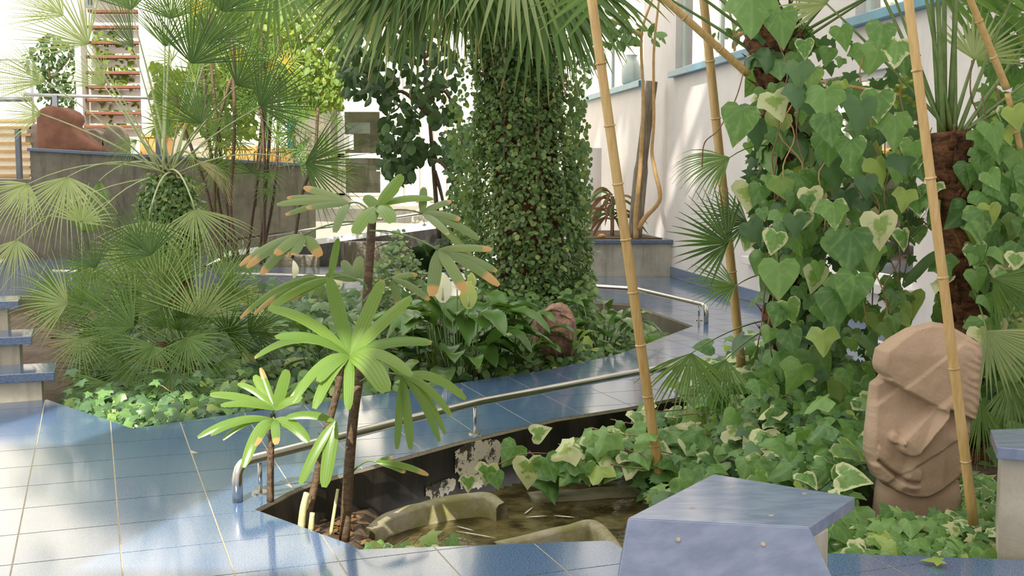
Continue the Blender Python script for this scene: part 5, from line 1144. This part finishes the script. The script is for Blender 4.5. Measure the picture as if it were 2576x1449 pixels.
# ---- peace lilies
def blade_leaf(t, a, d, L, w, mat, droop=.35, name='leaf'):
    mb = MB(); d = d.normalized(); e = a + d * L + V(0, 0, -droop * L); n = 10; m = a + d * L * .55 + V(0, 0, .12 * L)
    r = random.random(); vs, cs, fs = [], [], []
    for i in range(n + 1):
        s = i / n; p = a * (1 - s) ** 2 + m * 2 * s * (1 - s) + e * s * s; tan = ((m - a) * (1 - s) + (e - m) * s).normalized()
        sd = tan.cross(V(0, 0, 1)); sd = sd.normalized() if sd.length > .05 else V(1, 0, 0); nn = sd.cross(tan)
        ww = w * .5 * max(.02, math.sin(math.pi * s ** .85) ** .8) if 0 < i < n else .002
        wv = .03 * w * math.sin(i * 2.4)
        vs += [p - sd * ww + nn * (ww * .35 + wv), p, p + sd * ww + nn * (ww * .35 - wv)]; cs += [(r, s, 0, s), (r, s, .5, s), (r, s, 1, s)]
        if i: k = 3 * i; fs += [(k - 3, k - 2, k + 1, k), (k - 2, k - 1, k + 2, k + 1)]
    mb.add(vs, fs, cs); return mb.build(name, mat, t, True)
def lily(label, c, n, L, w, flowers=(), spread=.25, mat='spath', name='peace_lily'):
    t = thing(name, label, 'plant', c, 'peace lilies in the central bed')
    for q in range(n):
        a = 2 * math.pi * q / n * 2.4 + U(-.3, .3); h = U(.12, .55) * L / .38; o = c + V(math.cos(a), math.sin(a), 0) * spread * U(.1, 1)
        b = o + V(math.cos(a) * .1, math.sin(a) * .1, h); pet = MB().tube([o, o.lerp(b, .6) + V(0, 0, .02), b], .005, 5).build('leaf_stalk', 'petiole', t, True)
        blade_leaf(t, b, V(math.cos(a), math.sin(a) - .25, U(-.1, .9)), L * U(.7, 1.15), w * U(.8, 1.2), mat, U(.2, .5))
    for (x, y, Y, s, m, yaw) in flowers:
        p = at(x, y, Y); g_ = V(c.x + (p.x - c.x) * .4, Y, c.z)
        st = MB().tube(curve([g_, g_.lerp(p, .6), p], 4), .005, 6).build('flower', 'petiole', t, True)
        sp = MB(); n_ = 8; vs, cs, fs = [], [], []; W_ = s * .34
        for i in range(n_ + 1):
            u = i / n_; ww = W_ * max(.03, math.sin(math.pi * (u * .93 + .04)) ** .75) * (1 - .15 * u)
            for j in range(7):
                a = math.radians(-100 + 200 * j / 6 + yaw); vs.append(p + V(math.sin(a) * ww, math.cos(a) * ww * .8, u * s)); cs.append((.3, u, j / 6, u))
            if i: fs += [((i - 1) * 7 + j, (i - 1) * 7 + j + 1, i * 7 + j + 1, i * 7 + j) for j in range(6)]
        sp.add(vs, fs, cs); sp.build('spathe', m, st, True)
        MB().tube([p + V(0, 0, .02), p + V(0, 0, s * .5)], [.010, .006], 7).build('spadix', 'stem_pale', st, True)
def lilies():
    Y = 9.3; c = at(1150, 945, Y); c.z = -.12
    lily('large peace lily with three cream white spathes in front of the wrapped trunk', c, 58, .43, .19, [(1114, 762, 9.0, .24, 'spathe', 0), (1179, 778, 8.95, .22, 'spathe_green', 0), (1150, 728, 9.5, .17, 'spathe', 60), (1186, 728, 9.45, .14, 'spathe_green', 40)], .32)
    c = at(1290, 925, 9.8); c.z = -.12; lily('leafy peace lily without flowers at the edge of the path', c, 24, .38, .15, (), .25)
    c = at(1515, 850, 10.9); c.z = -.15; lily('bright peace lily clump right of the pink boulder', c, 22, .34, .14, (), .2)
    c = at(1425, 915, 9.75); c.z = -.15; lily('small peace lily with upright light green leaves before the pink boulder', c, 8, .22, .08, (), .08, 'rhapis')
    c = at(850, 930, 9.0); c.z = -.15; lily('peace lily behind the lady palm with two small white spathes', c, 26, .36, .14, [(852, 728, 9.6, .11, 'spathe', 0), (738, 700, 9.6, .15, 'spathe', 80)], .35)
    c = at(980, 870, 9.8); c.z = -.15; lily('dense peace lily foliage beside the creeper-covered stump', c, 26, .36, .14, (), .3)
    c = at(1075, 640, 15.8); c.z = .0; 
    t = thing('aspidistra', 'dark broad-leaved aspidistra behind the rear rail', 'plant', c)
    for q in range(30):
        a = U(0, 6.28); b = c + V(math.cos(a) * .15, math.sin(a) * .15, U(.15, .5)); MB().tube([c, b], .006, 5).build('leaf_stalk', 'petiole', t, True); blade_leaf(t, b, V(math.cos(a), math.sin(a) * .6 - .2, U(.1, 1.0)), U(.4, .65), .17, 'ficus', U(.1, .4))
lilies()
def fern(label, c, n, L, Yw=1, group='ferns in the beds', dirs=None):
    t = thing('fern', label, 'fern', c, group)
    for q in range(n):
        a = U(0, 6.28) if dirs is None else U(*dirs); d = V(math.cos(a), math.sin(a), 0); e = c + d * L * U(.7, 1.1) + V(0, 0, U(.02, .16)); m = c + d * L * .5 + V(0, 0, L * .7)
        mb = MB(); r = random.random(); K = 18; pts = [c * (1 - s) ** 2 + m * 2 * s * (1 - s) + e * s * s for s in [i / K for i in range(K + 1)]]
        for i in range(2, K):
            tn = (pts[i + 1] - pts[i - 1]).normalized(); sd = tn.cross(V(0, -.4, 1)).normalized(); w = L * .17 * (1 - i / K) ** .7 * min(1, i / 4)
            for s in (-1, 1):
                p = pts[i]; q2 = p + sd * s * w + tn * w * .35; h = tn * w * .16 + V(0, 0, 0)
                mb.add([p - h, p + h, q2 + h * .4, q2 - h * .4], [(0, 1, 2, 3)], [(r, i / K, .5, .2)] * 4)
        mb.tube(pts, .002, 4, False); mb.build('frond', 'fern', t)
for (x, y, Y, n, L, lb) in ((1230, 760, 11.4, 12, .42, 'light green fern left of the wrapped palm trunk'), (900, 965, 8.6, 12, .34, 'low fern at the edge of the path behind the lady palm'), (1640, 862, 11.3, 9, .30, 'light fern fronds against the dark bed wall corner'), (1430, 930, 9.7, 7, .22, 'small fern tuft at the path edge before the boulder'), (1215, 720, 12.0, 9, .38, 'feathery fern beside the white spathes')):
    c = at(x, y, Y); c.z = max(c.z - .25, -.15); fern(lb, c, n, L)

# ---- bamboo poles
def bamboo(label, pts, r, nodes_):
    t = thing('bamboo_pole', label, 'pole', pts[0], 'bamboo support poles'); a, b = pts[0], pts[-1]; c = curve(pts, 10)
    MB().tube(c, [r * (1.05 - .15 * i / len(c)) for i in range(len(c))], 14).build('cane', 'bamboo', t, True)
    for s in nodes_:
        i = min(len(c) - 2, int(s * (len(c) - 1))); p = c[i].lerp(c[i + 1], s * (len(c) - 1) - i); d = (c[i + 1] - c[i]).normalized()
        MB().tube([p - d * .006, p - d * .002, p + d * .002, p + d * .007], [r * .99, r * 1.17, r * 1.17, r * .99], 14).build('node_ring', 'bamboo_node', t, True)
def bam(label, p0, p1, Y0, Y1, w, ys, bend=0):
    a, b = at(*p0, Y0), at(*p1, Y1); mid = (a + b) / 2 + V(bend, 0, 0)
    bamboo(label, [a, mid, b], w * .5 * Y0 / F, [(p0[1] - y) / (p0[1] - p1[1]) for y in ys])
bam('bamboo pole standing in the pond and leaning past the wrapped trunk', (1665, 1245), (1483, -40), 6.6, 6.3, 25, [1110, 978, 843, 707, 573, 435, 293, 145])
bam('bamboo pole leaning behind the ivy with its foot by the rail', (1866, 930), (1766, -40), 7.7, 7.4, 23, [670, 385, 282, 143])
bam('bamboo pole standing in front of the carved stone head', (2449, 1318), (2280, -40), 4.98, 4.85, 25, [1150, 906, 673, 425, 164])
bam('brown bamboo cane slanting down to the shaggy palm trunk', (1880, 185), (1640, -30), 6.9, 6.6, 19, [120, 40])
bam('bent brown bamboo cane crossing above the cream edged ivy', (2532, 222), (2425, -40), 6.2, 6.0, 18, [140, 50])
bam('short bamboo stake continuing below the bent cane', (2590, 470), (2534, 235), 6.3, 6.2, 16, [330])
bam('thin horizontal cane tied between the ivy-hung trunks', (2260, 240), (2065, 205), 6.95, 6.9, 9, [])
# fallen leaf
mb = MB(); p = gp(2368, 1424); T = STAR[0]; o = bpy.data.objects.new('fallen_leaf', tmesh('fallen_leaf', (T[0] * np.array([1, 1, .3], dtype=np.float32), T[1], T[2]), 'ivy_green')); C.objects.link(o); o.matrix_basis = frame(p + V(0, 0, .025), V(-.9, .2, 0), V(0, 0, 1), .085); tag(o, 'single fallen ivy leaf lying on the blue tiles', 'leaf')
